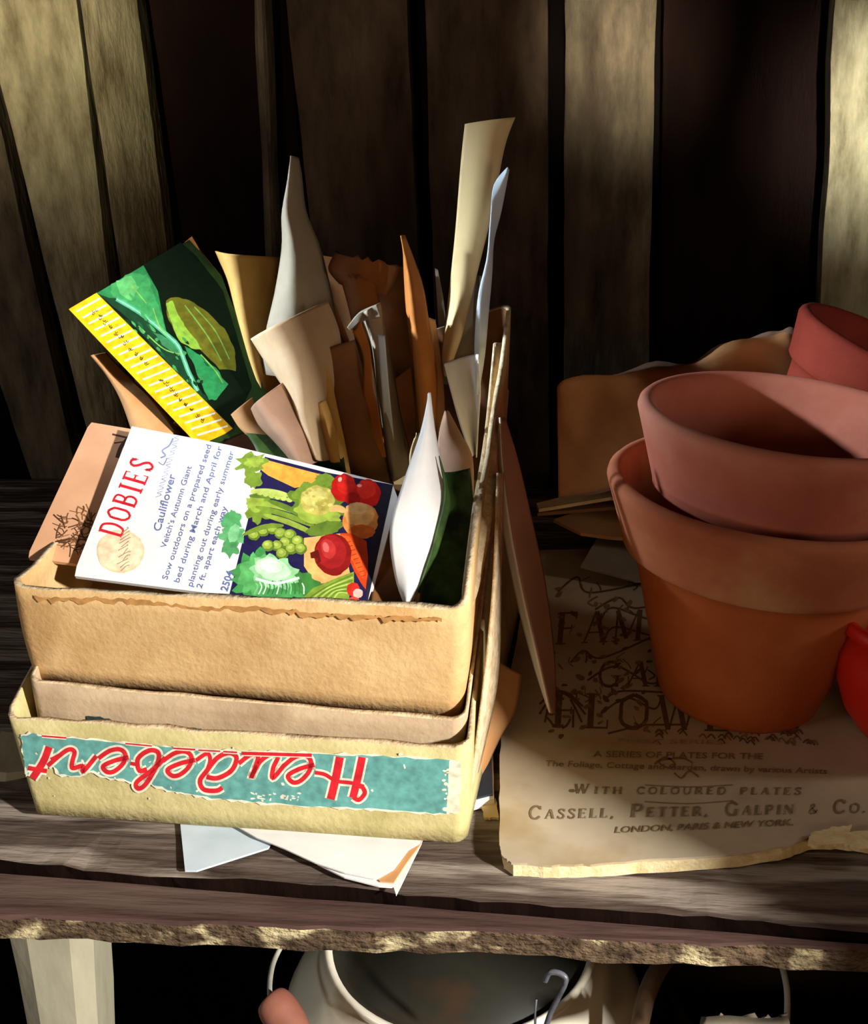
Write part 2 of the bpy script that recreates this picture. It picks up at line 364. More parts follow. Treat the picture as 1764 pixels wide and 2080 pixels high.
def slab(name, cs, m, parent=None, th=Vector((0,.015,0)), nx=4, nz=40, rag=.0015, seed=0, smooth=False):
    """rough board: cs = four corners TL,TR,BR,BL of the front face; th = thickness vector"""
    V = []; Fc = []
    for side in (0,1):
        for j in range(nz+1):
            for i in range(nx+1):
                u = i/nx; v = j/nz
                p = (cs[0]*(1-u)+cs[1]*u)*(1-v)+(cs[3]*(1-u)+cs[2]*u)*v
                if i in (0,nx):
                    e = (cs[1]-cs[0]).normalized()
                    p = p + e*noise.noise(Vector((seed, v*9, i)))*rag + e*noise.noise(Vector((seed+3, v*50, i)))*rag*.4
                    if side == 0: p = p + th*.12
                if j in (0,nz):
                    e = (cs[3]-cs[0]).normalized()
                    p = p + e*(noise.noise(Vector((seed+5, u*30, j)))*rag+noise.noise(Vector((seed+5, u*160, j)))*rag*.7)
                V.append(p + th*side)
    n = (nx+1)*(nz+1)
    for j in range(nz):
        for i in range(nx):
            a = j*(nx+1)+i; f_ = (a, a+nx+1, a+nx+2, a+1); Fc.append(f_); Fc.append(tuple(n+k for k in f_[::-1]))
    for j in range(nz):
        for i in (0, nx):
            a = j*(nx+1)+i; b = a+nx+1; Fc.append((a,b,b+n,a+n))
    for i in range(nx):
        for j in (0, nz):
            a = j*(nx+1)+i; b = a+1; Fc.append((a,b,b+n,a+n))
    return link(name, V, Fc, m, parent, smooth=smooth)
def lathe(name, prof, m, mtx, parent=None, n=72, wob=.0, zones=None):
    V = []; Fc = []
    for (r, z) in prof:
        for k in range(n):
            a = 2*math.pi*k/n
            rr = r*(1+wob*noise.noise(Vector((math.cos(a)*1.5, math.sin(a)*1.5, z*20))))
            V.append(mtx @ Vector((rr*math.cos(a), rr*math.sin(a), z)))
    for j in range(len(prof)-1):
        for k in range(n):
            a = j*n+k; b = j*n+(k+1)%n; Fc.append((a,b,b+n,a+n))
    if prof[0][0] > 0: Fc.append(tuple(range(n))[::-1])
    if prof[-1][0] > 0: Fc.append(tuple((len(prof)-1)*n+k for k in range(n)))
    if zones:
        fm = []
        for j in range(len(prof)-1): fm += [zones[1] if zones[0][0] <= j < zones[0][1] else 0]*n
        fm += [0]*(len(Fc)-len(fm))
        return link(name, V, Fc, None, parent, mats=[m, zones[2]], fm=fm)
    return link(name, V, Fc, m, parent)
def tube(name, pts, r, m, parent=None, n=10, ns=None):
    P = [Vector(p) for p in cr([tuple(p) for p in pts], ns or len(pts)*8)]; V = []; Fc = []
    for k, p in enumerate(P):
        t = (P[min(k+1,len(P)-1)]-P[max(k-1,0)]).normalized()
        a = t.cross(Vector((0.3,.2,1))).normalized(); b = t.cross(a)
        rr = r(k/(len(P)-1)) if callable(r) else r
        for i in range(n):
            q = 2*math.pi*i/n; V.append(p+(a*math.cos(q)+b*math.sin(q))*rr)
    for k in range(len(P)-1):
        for i in range(n):
            a = k*n+i; b = k*n+(i+1)%n; Fc.append((a,b,b+n,a+n))
    Fc.append(tuple(range(n))[::-1]); Fc.append(tuple((len(P)-1)*n+i for i in range(n)))
    return link(name, V, Fc, m, parent)
W = MAT
# ================================================================== SETTING
# dark backing behind the boards
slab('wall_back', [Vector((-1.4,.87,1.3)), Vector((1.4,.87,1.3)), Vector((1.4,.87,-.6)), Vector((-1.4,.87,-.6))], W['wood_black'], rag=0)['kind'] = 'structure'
wb = bpy.data.objects['wall_back']
def board(x0, x1, x0b, x1b, Y, m, yb=700, dY=0, seed=0, name='board'):
    """x0,x1 at image height 0; x0b,x1b at height yb; extended up and down along the board"""
    def at(xa, xb, y): return xa+(xb-xa)*y/yb
    cs = [PY(at(x0,x0b,-260), -260, Y), PY(at(x1,x1b,-260), -260, Y+dY), PY(at(x1,x1b,1500), 1500, Y+dY), PY(at(x0,x0b,1500), 1500, Y)]
    return slab(name, cs, m, wb, Vector((0,.02,0)), seed=seed)
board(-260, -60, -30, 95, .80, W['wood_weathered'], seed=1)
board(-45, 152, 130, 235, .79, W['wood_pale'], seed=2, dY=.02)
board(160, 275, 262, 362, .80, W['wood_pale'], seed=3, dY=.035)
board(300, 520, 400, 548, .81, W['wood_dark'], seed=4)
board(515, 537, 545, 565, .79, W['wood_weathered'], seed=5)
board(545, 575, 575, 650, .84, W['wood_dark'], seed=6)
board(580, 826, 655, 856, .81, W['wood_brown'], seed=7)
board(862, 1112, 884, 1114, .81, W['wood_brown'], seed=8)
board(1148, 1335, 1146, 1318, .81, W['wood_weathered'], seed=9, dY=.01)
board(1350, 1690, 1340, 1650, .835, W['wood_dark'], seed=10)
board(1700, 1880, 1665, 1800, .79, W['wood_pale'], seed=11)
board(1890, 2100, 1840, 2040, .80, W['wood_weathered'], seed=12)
# floor of the shed bay, and the added light blocker
def block(name, lo, hi, m, parent=None):
    x0,y0,z0 = lo; x1,y1,z1 = hi
    return slab(name, [Vector((x0,y0,z1)), Vector((x1,y0,z1)), Vector((x1,y0,z0)), Vector((x0,y0,z0))], m, parent, Vector((0,y1-y0,0)), nx=2, nz=2, rag=0)
block('floor', (-1.4,-.3,-.62), (1.4,.9,-.60), W['wood_black'])['kind'] = 'structure'
JY = .060
block('light_blocker_right', (.40,JY,-.60), (.42,.86,1.25), W['wood_dark'])['kind'] = 'structure'  # unseen board added to keep the right-hand light off the pots
# ------------------------------------------------------------------ shelf planks
def ptop(px, py, z=0): return PZ(px, py, z)
a, b = PZ(-40, 1742, 0), PZ(1800, 1888, 0)
def plank(name, fl, fr, depth, th, m, em, label, seed, z):
    """horizontal plank; ragged front edge with its own end-grain face"""
    nx, ny = 160, 10; V = []; Fc = []; fm = []
    x0, x1 = -.75, .75
    for lvl in (0,1):
        for j in range(ny+1):
            for i in range(nx+1):
                u = i/nx; x = x0+(x1-x0)*u
                s = (x-fl.x)/(fr.x-fl.x)
                yf = fl.y+(fr.y-fl.y)*s
                jag = .0035*noise.noise(Vector((x*14,seed,0)))+.0018*noise.noise(Vector((x*70,seed,0)))
                if lvl: jag += .0022*noise.noise(Vector((x*110,seed+4,0)))
                dep = depth
                if isinstance(depth, tuple):
                    A_, B_ = depth; dep = A_.y+(B_.y-A_.y)*(x-A_.x)/(B_.x-A_.x) - yf - .0036
                y = yf+jag*(1-j/ny)+dep*(j/ny)**1.3
                zz = z - th*lvl
                if not lvl: zz += .0005*noise.noise(Vector((x*30, y*200, seed)))
                if j == 0 and not lvl: zz -= .0012+.0012*noise.noise(Vector((x*90, 0, seed)))
                if lvl: zz += .0016*noise.noise(Vector((x*60, 1, seed)))*(j==0)
                V.append(Vector((x,y,zz)))
    n = (nx+1)*(ny+1)
    for j in range(ny):
        for i in range(nx):
            a_ = j*(nx+1)+i; f_ = (a_,a_+1,a_+nx+2,a_+nx+1); Fc.append(f_); fm.append(0); Fc.append(tuple(n+k for k in f_[::-1])); fm.append(0)
    for i in range(nx): Fc.append((i,i+n,i+1+n,i+1)); fm.append(1)
    for j in (0,):
        for k in range(ny):
            a_ = k*(nx+1); Fc.append((a_,a_+nx+1,a_+nx+1+n,a_+n)); fm.append(0)
            a_ = k*(nx+1)+nx; Fc.append((a_,a_+n,a_+nx+1+n,a_+nx+1)); fm.append(0)
    for i in range(nx):
        a_ = ny*(nx+1)+i; Fc.append((a_,a_+1,a_+1+n,a_+n)); fm.append(0)
    o = link(name, V, Fc, None, None, mats=[m, em], fm=fm, smooth=False)
    return tag(o, label, 'shelf')
plank('shelf_plank', a, b, .43, .012, W['shelf_grey'], W['wood_dark'], 'wide weathered grey shelf plank carrying the boxes, book and flowerpots', 3, 0.0)
a2, b2 = PZ(-40, 1858, -.004), PZ(1800, 1925, -.004)
plank('shelf_plank', a2, b2, (a,b), .011, W['shelf_lip'], W['shelf_edge'], 'narrow dark brown front plank with a chipped pale splintered edge', 8, -.004)
# post
pa = [PZ(5,1872,-.03), PZ(175,1885,-.03)]
pz = pa[0]; wpost = .045
slab('shelf_post', [PY(0,1852,.372), PY(182,1862,.372), PY(215,2500,.36), PY(130,2500,.36)], W['post_paint'], None, Vector((-.01,.045,0)), nx=4, nz=10, rag=.001)
tag(bpy.data.objects['shelf_post'], 'cream painted wooden post holding up the left end of the shelf', 'post')
slab('wood_block', [PY(-60,1560,.40), PY(50,1575,.40), PY(28,1712,.39), PY(-60,1735,.39)], W['post_paint'], None, Vector((0,.03,0)), nx=3, nz=6, rag=.001)
tag(bpy.data.objects['wood_block'], 'pale wooden block end at the left edge on the grey plank', 'block')
# ================================================================== BOXES
def q(a, b, c, d): return [a, b, c, d]
# lower box
lb_b = q(PZ(62,1652,.0065), PZ(948,1713,.0065), None, None)
Ya, Yb = lb_b[0].y, lb_b[1].y
lb_t = q(PY(5,1462,Ya+.002), PY(955,1522,Yb+.002), None, None)
def back(p, dy, dz=0, dx=0): return p + Vector((dx, dy, dz))
lb_b = [lb_b[0], lb_b[1], back(lb_b[1], .235, 0, .012), back(lb_b[0], .235, 0, .01)]
lb_t = [lb_t[0], lb_t[1], PY(1030,880,.62), PY(325,880,.62)]
boxL = empty('cardboard_box', (lb_b[0]+lb_b[1])/2, 'lowest cardboard box with a red and teal printed label upside down on its front', 'box')
tray('box_body', lb_b, lb_t, W['card_yellow'], W['card_edge'], boxL, r=.03, t=.009, rag=.0014, seed=1, dents=.0003)
# middle tray
mb_t = [PY(52,1385,Ya+.014), PY(950,1468,Yb+.014), PY(1036,780,.613), PY(335,870,.613)]
mb_b = [PY(85,1560,Ya+.016), PY(930,1625,Yb+.016), None, None]
mb_b[2] = back(mb_b[1], .215); mb_b[3] = back(mb_b[0], .215)
boxM = empty('cardboard_tray', (mb_b[0]+mb_b[1])/2, 'grey-brown cardboard tray sandwiched between the top tray and the labelled box', 'box')
tray('tray_body', mb_b, mb_t, W['card_grey'], W['card_edge'], boxM, r=.03, t=.008, rag=.0006, seed=2, dents=.0004)
# top tray
tb_t = [PY(18,1192,Ya+.022), PY(948,1240,Yb+.022), PY(1040,612,.600), PY(345,860,.600)]
tb_b = [PY(58,1378,Ya+.026), PY(938,1458,Yb+.026), None, None]
tb_b[2] = back(tb_b[1], .19, .03, .005); tb_b[3] = back(tb_b[0], .19, .03, .005)
boxT = empty('cardboard_tray', (tb_b[0]+tb_b[1])/2, 'topmost tan cardboard tray holding the old seed packets', 'box')
tray('tray_body', tb_b, tb_t, W['card_tan'], W['card_edge'], boxT, r=.035, t=.012, rag=.001, seed=3, bulge=.001, back_shade=W['paper_brown'])  # back inner wall in darker brown: its shade is put into the colour
# stains on middle tray front
pm = Plane(mb_t[0], mb_t[1], mb_b[0])
d = Decal(pm, .0009); d.blob(210,1468,38,10,'#2c3a34',12,.15); d.build('dark_stain', 'dull_ink', boxM)
d = Decal(pm, .0009); d.blob(402,1487,22,7,'#3a4436',10,.25); d.build('dark_stain', 'dull_ink', boxM)
# label on the lower box
pl = Plane(lb_t[0], lb_t[1], lb_b[0])
pt = Plane(tb_t[0], tb_t[1], tb_b[0]); d = Decal(pt, .0012)
up_ = [(x, 1208+(x-60)*.062+random.uniform(-4,3)+3*math.sin(x*.02)) for x in range(70,905,9)]
dn_ = [(x, y+random.uniform(4,13)) for x,y in up_]
d.poly(up_+dn_[::-1], '#b58449'); d.build('worn_crease', 'dull_ink', boxT)
d = Decal(pl, .0007)
def c4(x, y): return (x/1.764, 1440+y/1.764)
teal, cream, red = '#5f9a90', '#dcd8bc', '#cc1c26'
edge_top = [(74,98),(112,88),(150,98),(240,104),(330,112),(440,122),(560,134),(700,146),(860,154),(1000,158),(1150,162),(1300,166),(1450,174),(1612,184)]
edge_bot = [(1604,374),(1500,372),(1380,362),(1300,358),(1180,350),(1050,344),(930,334),(850,326),(760,318),(690,306),(640,300),(590,286),(540,266),(480,262),(430,250),(380,246),(330,222),(270,240),(215,236),(190,200),(150,216),(112,240),(96,232),(88,190),(84,150)]
def jit(pts, a, sub=4):
    out = []
    for k in range(len(pts)):
        p, r_ = pts[k], pts[(k+1)%len(pts)]
        for j in range(sub):
            f = j/sub; out.append((p[0]+(r_[0]-p[0])*f+random.uniform(-a,a), p[1]+(r_[1]-p[1])*f+random.uniform(-a,a)))
    return out
ol = jit(edge_top+edge_bot, 4)
cx_, cy_ = 830, 230
d.poly([c4(x+(5 if x>800 else -4), y+(6 if y>200 else -4)) for x,y in jit(edge_top+edge_bot, 5)], cream)
d.poly([c4(*p) for p in ol], teal)
d.poly([c4(*p) for p in jit([(1612,184),(1655,188),(1650,376),(1604,374)],3)], '#ded8b8')
for _ in range(26):
    x = random.uniform(80,1560); y = random.uniform(130,330)
    d.blob(*c4(x,y), random.uniform(1,5), random.uniform(1,3), cream, random.uniform(0,90), .3, 9)
for _ in range(24):
    x = random.uniform(900,1080); y = random.uniform(300,330)
    d.blob(*c4(x,y), random.uniform(1,6), random.uniform(1,2.5), cream, random.uniform(0,30), .3, 9)
for _ in range(18):
    d.blob(*c4(random.uniform(1590,1612), random.uniform(190,370)), random.uniform(2,5), random.uniform(2,4), cream, 0, .3, 9)
# word, written the right way up in (x right, y up), x-height 1; turned round when mapped
def base_y(X): return 128+(X-130)*(166-128)/(1300-130)+6
def xh(X): return 74+(X-130)*(100-74)/(1300-130)
def wm(X0, sc, pts, slant=.30):
    out = []
    for (x, y) in pts:
        X = X0 - (x+y*slant)*sc
        out.append(c4(X, base_y(X0)+xh(X0)*y))
    return out
E = [(-.1,.35),(.45,.5),(.85,.75),(.6,1.0),(.3,.95),(.05,.6),(.1,.2),(.4,.0),(.8,.08),(1.15,.4)]
word = [
 (1325, 95, [([(.28,0),(.22,.8),(.2,1.45)],3.4),([(.2,1.42),(-.05,1.52),(-.2,1.3),(-.08,1.1),(.1,1.02)],2.0),([(1.12,0),(1.05,.8),(1.02,1.5)],3.6),([(-.1,1.05),(.4,.92),(1.0,.85),(1.5,.62),(1.9,.55)],1.7)]),
 (1128, 88, [(E,2.0)]),
 (1026, 92, [([(-.05,.4),(.25,.9),(.35,.5),(.3,.1),(.6,.0),(.95,.3),(1.1,.9),(1.05,.4),(1.1,.05),(1.4,.02),(1.75,.35)],2.0)]),
 (858, 92, [([(1.0,.95),(.55,1.0),(.1,.7),(.05,.2),(.4,.0),(.8,.2),(1.05,.7),(1.2,1.1),(.95,1.45),(.45,1.5),(.25,1.38)],2.1),([(1.05,.75),(1.05,.3),(1.25,.03),(1.6,.3)],1.8)]),
 (700, 92, [(E,2.0)]),
 (592, 88, [([(-.1,.3),(.25,.8),(.75,1.35),(.6,1.62),(.35,1.4),(.15,.6),(.25,.1),(.65,.0),(1.0,.35),(.8,.85),(.5,.8)],2.1),([(.95,.6),(1.25,.55)],1.6)]),
 (462, 86, [(E,2.0)]),
 (364, 84, [([(-.05,.35),(.35,1.05),(.45,.85),(.75,.9),(.7,.5),(.72,.1),(1.0,0),(1.4,.4)],2.0)]),
 (196, 80, [([(.55,1.5),(.3,.7),(.25,.0)],3.2),([(-.4,.35),(.0,.6)],1.6),([(.0,1.15),(.9,1.0)],2.0)]),
]
word[7] = (350, 84, [([(-.05,.35),(.3,1.05),(.4,.8),(.8,.9),(.9,.6),(.95,.15),(1.3,.1),(1.9,.8)],2.0)])
for passw, colr in ((8.5, cream), (0, red)):
    for X0, sc, strokes in word:
        for pts, wd in strokes:
            d.stroke(wm(X0, sc, pts), (wd*4.6+passw), colr, n=len(pts)*7)
for (x0,y0,x1,y1,wd) in ((150,97,238,104,3.5),(450,124,545,133,3),(620,141,700,146,3.5),(712,148,790,152,3),(800,153,850,156,3.5),(866,159,1118,166,7)):
    d.stroke([c4(x0,y0),c4(x1,y1)], wd+4, cream, False); d.stroke([c4(x0,y0),c4(x1,y1)], wd, red, False)
d.build('printed_label', 'dull_ink', boxL)
# torn paper strip along the right wall of the top tray
e = sheet('torn_lining', [(1003,700,.56),(985,880,.50),(962,1020,.45),(945,1160,.42),(935,1235,.408)], [(1022,700,.565),(1010,880,.505),(1004,1020,.455),(975,1180,.425),(958,1242,.402)], W['card_edge'], nu=5, nv=40, th=.001, parent=boxT, wob=.002)
# outer loose cardboard leaf beside the boxes
o = sheet('cardboard_strip', [(1012,960,.46),(1004,1180,.42),(985,1380,.395),(958,1590,.378)], [(1022,960,.48),(1016,1190,.44),(1008,1390,.42),(962,1600,.395)], W['card_edge'], nu=4, nv=30, th=.0014, wob=.001)
tag(o, 'frayed loose cardboard strip running down the right side of the stacked boxes', 'cardboard')
# ================================================================== PACKETS, back to front
# cream strip
P_ = 'old seed packets and envelopes in the box'
o = sheet('paper_strip', [(945,252,.60),(937,330,.597),(925,480,.59),(910,620,.58),(899,715,.565),(903,760,.555)], [(1047,238,.605),(1025,300,.60),(1000,430,.593),(968,560,.585),(942,670,.57),(908,765,.556)], W['paper_cream'], bow=.003, wob=.0003)
tag(o, 'tall cream paper strip rising highest above the box', 'paper', P_)
# dark strip beside
o = sheet('paper_strip', [(884,545,.612),(890,640,.605),(897,780,.59)], [(890,548,.612),(906,640,.605),(912,780,.59)], W['paper_grey'])
tag(o, 'narrow grey sliver of paper in shadow just left of the cream strip', 'paper', P_)
# blue paper
o = sheet('folded_paper', [(1032,340,.592),(1003,378,.588),(996,450,.58),(990,520,.575),(972,600,.57),(965,700,.565),(968,800,.545)], [(1034,345,.592),(1018,430,.588),(1003,490,.582),(999,560,.578),(991,650,.573),(985,720,.565),(972,800,.548)], W['paper_blue'], bow=.002, wob=.0002)
tag(o, 'thin pale blue folded paper with pointed tip beside the cream strip', 'paper', P_)
o = sheet('paper_flap', [(966,560,.585),(950,620,.58),(935,690,.575),(905,735,.568),(925,800,.56)], [(976,560,.585),(978,640,.582),(978,700,.578),(975,760,.57),(970,820,.56)], W['paper_grey'], bow=-.004)
tag(o, 'dark grey curled paper between cream strip and blue paper', 'paper', P_)
o = sheet('curled_paper', [(903,738,.553),(918,800,.545),(935,860,.535),(958,930,.52)], [(972,720,.557),(976,790,.55),(972,860,.54),(968,930,.522)], W['paper_white'], bow=-.010, rag=.0)
tag(o, 'white curled paper scoop at the foot of the blue paper', 'paper', P_)
# tall pale leaf
envelope('seed_packet', [(604,320,.585),(590,370,.582),(574,430,.578),(574,500,.572),(560,590,.562),(540,680,.552),(530,760,.545)], [(606,322,.585),(613,360,.584),(622,430,.582),(650,500,.580),(668,570,.575),(690,680,.567),(700,760,.556)], W['paper_grey'], 'tall pointed pale grey paper packet with a bluish lit tip', bow=.014)
# mustard-edged brown packet
envelope('seed_packet', [(438,510,.585),(462,570,.58),(480,640,.572),(505,720,.56),(535,800,.55)], [(570,522,.60),(572,600,.592),(575,680,.58),(580,740,.57),(590,800,.56)], W['paper_mustard'], 'brown packet with a lit mustard left edge beside the cabbage packet', bow=.022)
# torn dark brown envelope at the back
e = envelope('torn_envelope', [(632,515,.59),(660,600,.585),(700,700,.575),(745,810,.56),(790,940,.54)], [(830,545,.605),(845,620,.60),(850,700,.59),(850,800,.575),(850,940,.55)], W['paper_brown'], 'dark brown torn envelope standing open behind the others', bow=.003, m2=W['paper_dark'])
sheet('torn_flap', [(682,512,.578),(668,545,.574),(690,575,.576)], [(815,540,.592),(800,575,.588),(785,600,.585)], W['paper_brown'], bow=.008, parent=e, rag=.002)
sheet('envelope_edge', [(628,512,.580),(660,600,.575),(700,700,.565),(745,810,.55),(785,930,.53)], [(640,512,.579),(672,600,.574),(712,700,.564),(755,810,.549),(793,930,.529)], W['paper_orange'], parent=e, nu=4)
# orange spike
envelope('seed_packet', [(820,478,.575),(822,560,.57),(828,650,.562),(842,760,.55),(856,900,.53)], [(822,478,.575),(856,570,.572),(872,660,.565),(888,770,.553),(880,900,.532)], W['paper_orange'], 'narrow pointed orange-brown packet standing upright in the middle', bow=.010)
# grey curl packet
envelope('seed_packet', [(735,640,.56),(755,700,.555),(765,780,.545),(780,880,.53),(790,975,.515)], [(772,615,.562),(790,700,.56),(805,780,.552),(822,880,.54),(830,960,.525)], W['paper_grey'], 'olive grey folded packet with a curled top in the middle of the box', bow=.012)
o = sheet('paper_curl', [(705,665,.545),(730,635,.55),(765,618,.553)], [(712,672,.545),(740,652,.548),(775,645,.55)], W['paper_grey'], nu=6)
tag(o, 'small curled grey lip of paper above the frayed tan edge', 'paper', P_)
# pale blue slip edge
o = sheet('paper_slip', [(768,680,.543),(775,780,.535),(783,880,.525),(792,978,.512)], [(782,682,.543),(790,780,.536),(800,880,.526),(803,975,.512)], W['paper_blue'], nu=5)
tag(o, 'pale blue slip standing on edge in front of the olive grey packet', 'paper', P_)
# frayed tan edge
o = sheet('frayed_paper', [(715,675,.542),(738,730,.538),(740,800,.532),(748,850,.527),(775,930,.515)], [(735,660,.545),(752,720,.54),(760,790,.534),(775,850,.528),(785,930,.517)], W['paper_orange'], wob=.005, nu=6, nv=50, rag=.002)
tag(o, 'frayed tan torn paper edge left of the pale blue slip', 'paper', P_)
# big envelope with mustard edge in front
e = envelope('brown_envelope', [(640,715,.53),(655,770,.527),(665,830,.522),(680,900,.515),(695,970,.505)], [(720,690,.545),(745,780,.538),(765,850,.53),(785,920,.52),(800,985,.508)], W['paper_brown'], 'dark brown envelope with a mustard edge behind the vegetable packet', bow=.008)
sheet('folded_edge', [(640,718,.522),(648,770,.519),(657,830,.514),(670,900,.507),(686,965,.497)], [(652,720,.523),(672,770,.52),(685,830,.515),(700,900,.508),(712,965,.498)], W['paper_mustard'], bow=.002, nu=6, parent=e)
# white-cornered envelope
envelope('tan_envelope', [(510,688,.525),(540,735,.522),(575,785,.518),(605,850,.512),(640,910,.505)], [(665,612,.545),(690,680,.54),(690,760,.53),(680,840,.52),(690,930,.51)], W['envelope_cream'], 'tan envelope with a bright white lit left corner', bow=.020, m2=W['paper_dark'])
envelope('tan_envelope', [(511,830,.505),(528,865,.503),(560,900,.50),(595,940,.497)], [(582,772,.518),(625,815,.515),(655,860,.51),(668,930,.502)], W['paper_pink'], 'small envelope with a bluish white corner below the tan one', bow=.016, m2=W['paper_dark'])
envelope('brown_envelope', [(470,842,.515),(490,870,.51),(530,905,.505)], [(512,808,.52),(530,850,.517),(575,915,.505)], W['paper_tan'], 'small brown envelope corner beside the cabbage packet foot', bow=.003)
o = sheet('seed_packet', [(500,880,.50),(520,915,.495),(530,960,.485)], [(690,900,.51),(700,940,.50),(705,990,.49)], W['packet_green'])
tag(o, 'dark green packet top half hidden behind the vegetable packet', 'seed packet', P_)
# small fillers
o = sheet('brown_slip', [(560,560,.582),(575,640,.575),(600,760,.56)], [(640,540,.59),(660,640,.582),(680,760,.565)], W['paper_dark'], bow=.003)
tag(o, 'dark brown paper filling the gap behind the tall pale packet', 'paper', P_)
o = sheet('brown_slip', [(692,560,.575),(712,640,.568),(735,760,.555),(760,880,.535)], [(760,560,.58),(775,640,.573),(790,760,.56),(800,880,.54)], W['paper_brown'], bow=.006, rag=.002)
tag(o, 'ragged-topped brown slip behind the frayed tan edge', 'paper', P_)
o = sheet('tan_slip', [(862,640,.572),(872,760,.56),(885,880,.54)], [(884,650,.575),(900,770,.562),(905,880,.542)], W['paper_tan'], bow=.002)
tag(o, 'narrow tan slip between the orange spike and the cream strip', 'paper', P_)
o = sheet('tan_slip', [(645,820,.508),(655,870,.503),(672,940,.497)], [(662,812,.510),(680,870,.505),(690,940,.498)], W['paper_mustard'], bow=.002)
tag(o, 'small mustard slip just left of the dark brown envelope foot', 'paper', P_)
o = sheet('brown_slip', [(803,770,.55),(815,840,.54),(835,920,.53)], [(835,745,.555),(842,820,.545),(850,920,.532)], W['paper_brown'])
tag(o, 'short brown slip between the grey packet and the orange packet', 'paper', P_)
o = sheet('buff_slip', [(842,890,.50),(832,930,.495),(838,990,.485)], [(872,860,.505),(878,930,.50),(872,990,.488)], W['paper_cream'], rag=.002)
tag(o, 'small buff paper scrap peeping out behind the white leaf packet', 'paper', P_)
o = envelope('pink_envelope', [(905,835,.50),(893,880,.495),(890,940,.485),(905,1010,.47)], [(910,835,.50),(935,880,.498),(960,930,.49),(962,1010,.475)], W['paper_pink'], 'pinkish brown pointed envelope against the right wall of the box', bow=.003)
o = sheet('seed_packet', [(895,960,.462),(880,1040,.45),(865,1120,.435),(850,1240,.41)], [(955,950,.47),(962,1040,.455),(955,1120,.44),(940,1245,.412)], W['packet_green'], bow=.003)
tag(o, 'dark green printed packet behind the white leaf packet', 'seed packet', P_)
o = sheet('brown_slip', [(775,985,.475),(770,1080,.455),(750,1240,.415)], [(880,985,.475),(860,1080,.455),(840,1245,.415)], W['paper_brown'])
tag(o, 'brown paper between vegetable packet and white leaf packet', 'paper', P_)
# white leaf packet
e = envelope('seed_packet', [(873,797,.455),(855,880,.448),(820,980,.44),(793,1075,.43),(803,1170,.42),(826,1236,.41)], [(874,797,.455),(883,870,.452),(900,960,.448),(914,1025,.442),(880,1130,.427),(832,1236,.411)], W['paper_white'], 'bright white leaf-shaped packet standing at the right front of the box', bow=.004, wob=.0002)
sheet('printed_edge', [(892,925,.446),(902,1000,.441),(882,1090,.430),(862,1160,.4195),(848,1200,.4145)], [(893,925,.446),(914,1010,.443),(908,1055,.438),(882,1140,.426),(852,1205,.415)], W['packet_green'], nu=5, parent=e)
# left brown packet
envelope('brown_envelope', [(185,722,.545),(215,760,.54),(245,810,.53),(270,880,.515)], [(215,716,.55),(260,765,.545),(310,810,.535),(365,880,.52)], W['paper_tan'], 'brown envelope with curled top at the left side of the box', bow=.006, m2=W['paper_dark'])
# ------------------------------------------------------------------ cabbage packet
A = dict(tl=(140,628,.545), tr=(400,480,.59), bl=(420,930,.505), br=(640,760,.55))
pts3 = [PY(*A['tl']), PY(*A['tr']), PY(*A['bl'])]
pA = Plane(*pts3)
ea = empty('seed_packet', PY(*A['bl']), 'cabbage seed packet with yellow and white striped edge and green picture', 'seed packet', P_)
def flat_packet(name, pl, pts, m, parent, th=.0022):
    n = len(pts); Vf = [pl.at(x,y,th/2) for x,y in pts]; Vb = [v-pl.n*th for v in Vf]
    Fc = [tuple(range(n)), tuple(range(n,2*n))[::-1]]+[(i,(i+1)%n,n+(i+1)%n,n+i) for i in range(n)]
    return link(name, Vf+Vb, Fc, m, parent, smooth=False)
flat_packet('packet_body', pA, [(140,628),(385,487),(450,560),(560,850),(440,900),(400,895)], W['green_dark'], ea)
d = Decal(pA, .00116)
def cA(x, y): return (130+x/3.095, 300+y/3.095)
d.poly([cA(*p) for p in [(205,915),(735,595),(830,680),(1000,900),(1180,1500),(1060,1770)]], '#0f1a0c')
d.poly([cA(*p) for p in [(205,915),(500,740),(590,900),(620,1050),(650,1180),(720,1230),(480,1060),(300,950)]], '#2d7a42')
d.poly([cA(*p) for p in jit([(300,860),(420,790),(520,800),(560,900),(610,1020),(640,1150),(500,1080),(380,1000),(300,930)],8)], '#3f9350')
d.poly([cA(*p) for p in jit([(330,840),(420,800),(470,880),(420,960),(350,920)],6)], '#5fae62')
d.poly([cA(*p) for p in jit([(210,920),(350,960),(560,1090),(700,1210),(760,1330),(840,1480),(900,1600),(1000,1700),(900,1620),(600,1290),(400,1070)],5)], '#1a3d24')
d.poly([cA(*p) for p in jit([(640,960),(700,935),(790,960),(900,1030),(1010,1140),(1080,1290),(1080,1400),(980,1390),(870,1280),(780,1230),(700,1170),(650,1060)],5)], '#6d6a1e')
d.poly([cA(*p) for p in jit([(640,980),(680,960),(720,1050),(760,1120),(830,1210),(870,1270),(800,1260),(720,1210),(680,1110)],4)], '#8fb53a')
d.poly([cA(*p) for p in jit([(760,1250),(860,1310),(960,1390),(1030,1490),(960,1580),(910,1590),(860,1480),(820,1370)],6)], '#2f8a4c')
d.poly([cA(*p) for p in jit([(560,1160),(640,1190),(720,1230),(760,1320),(700,1300),(620,1240)],5)], '#3c8050')
for s_ in ([(330,950),(480,1040),(640,1170),(720,1250),(780,1400),(840,1530)],):
    d.stroke([cA(*p) for p in s_], 9, '#4fa878')
    d.stroke([cA(*p) for p in s_], 3, '#8fd0a4')
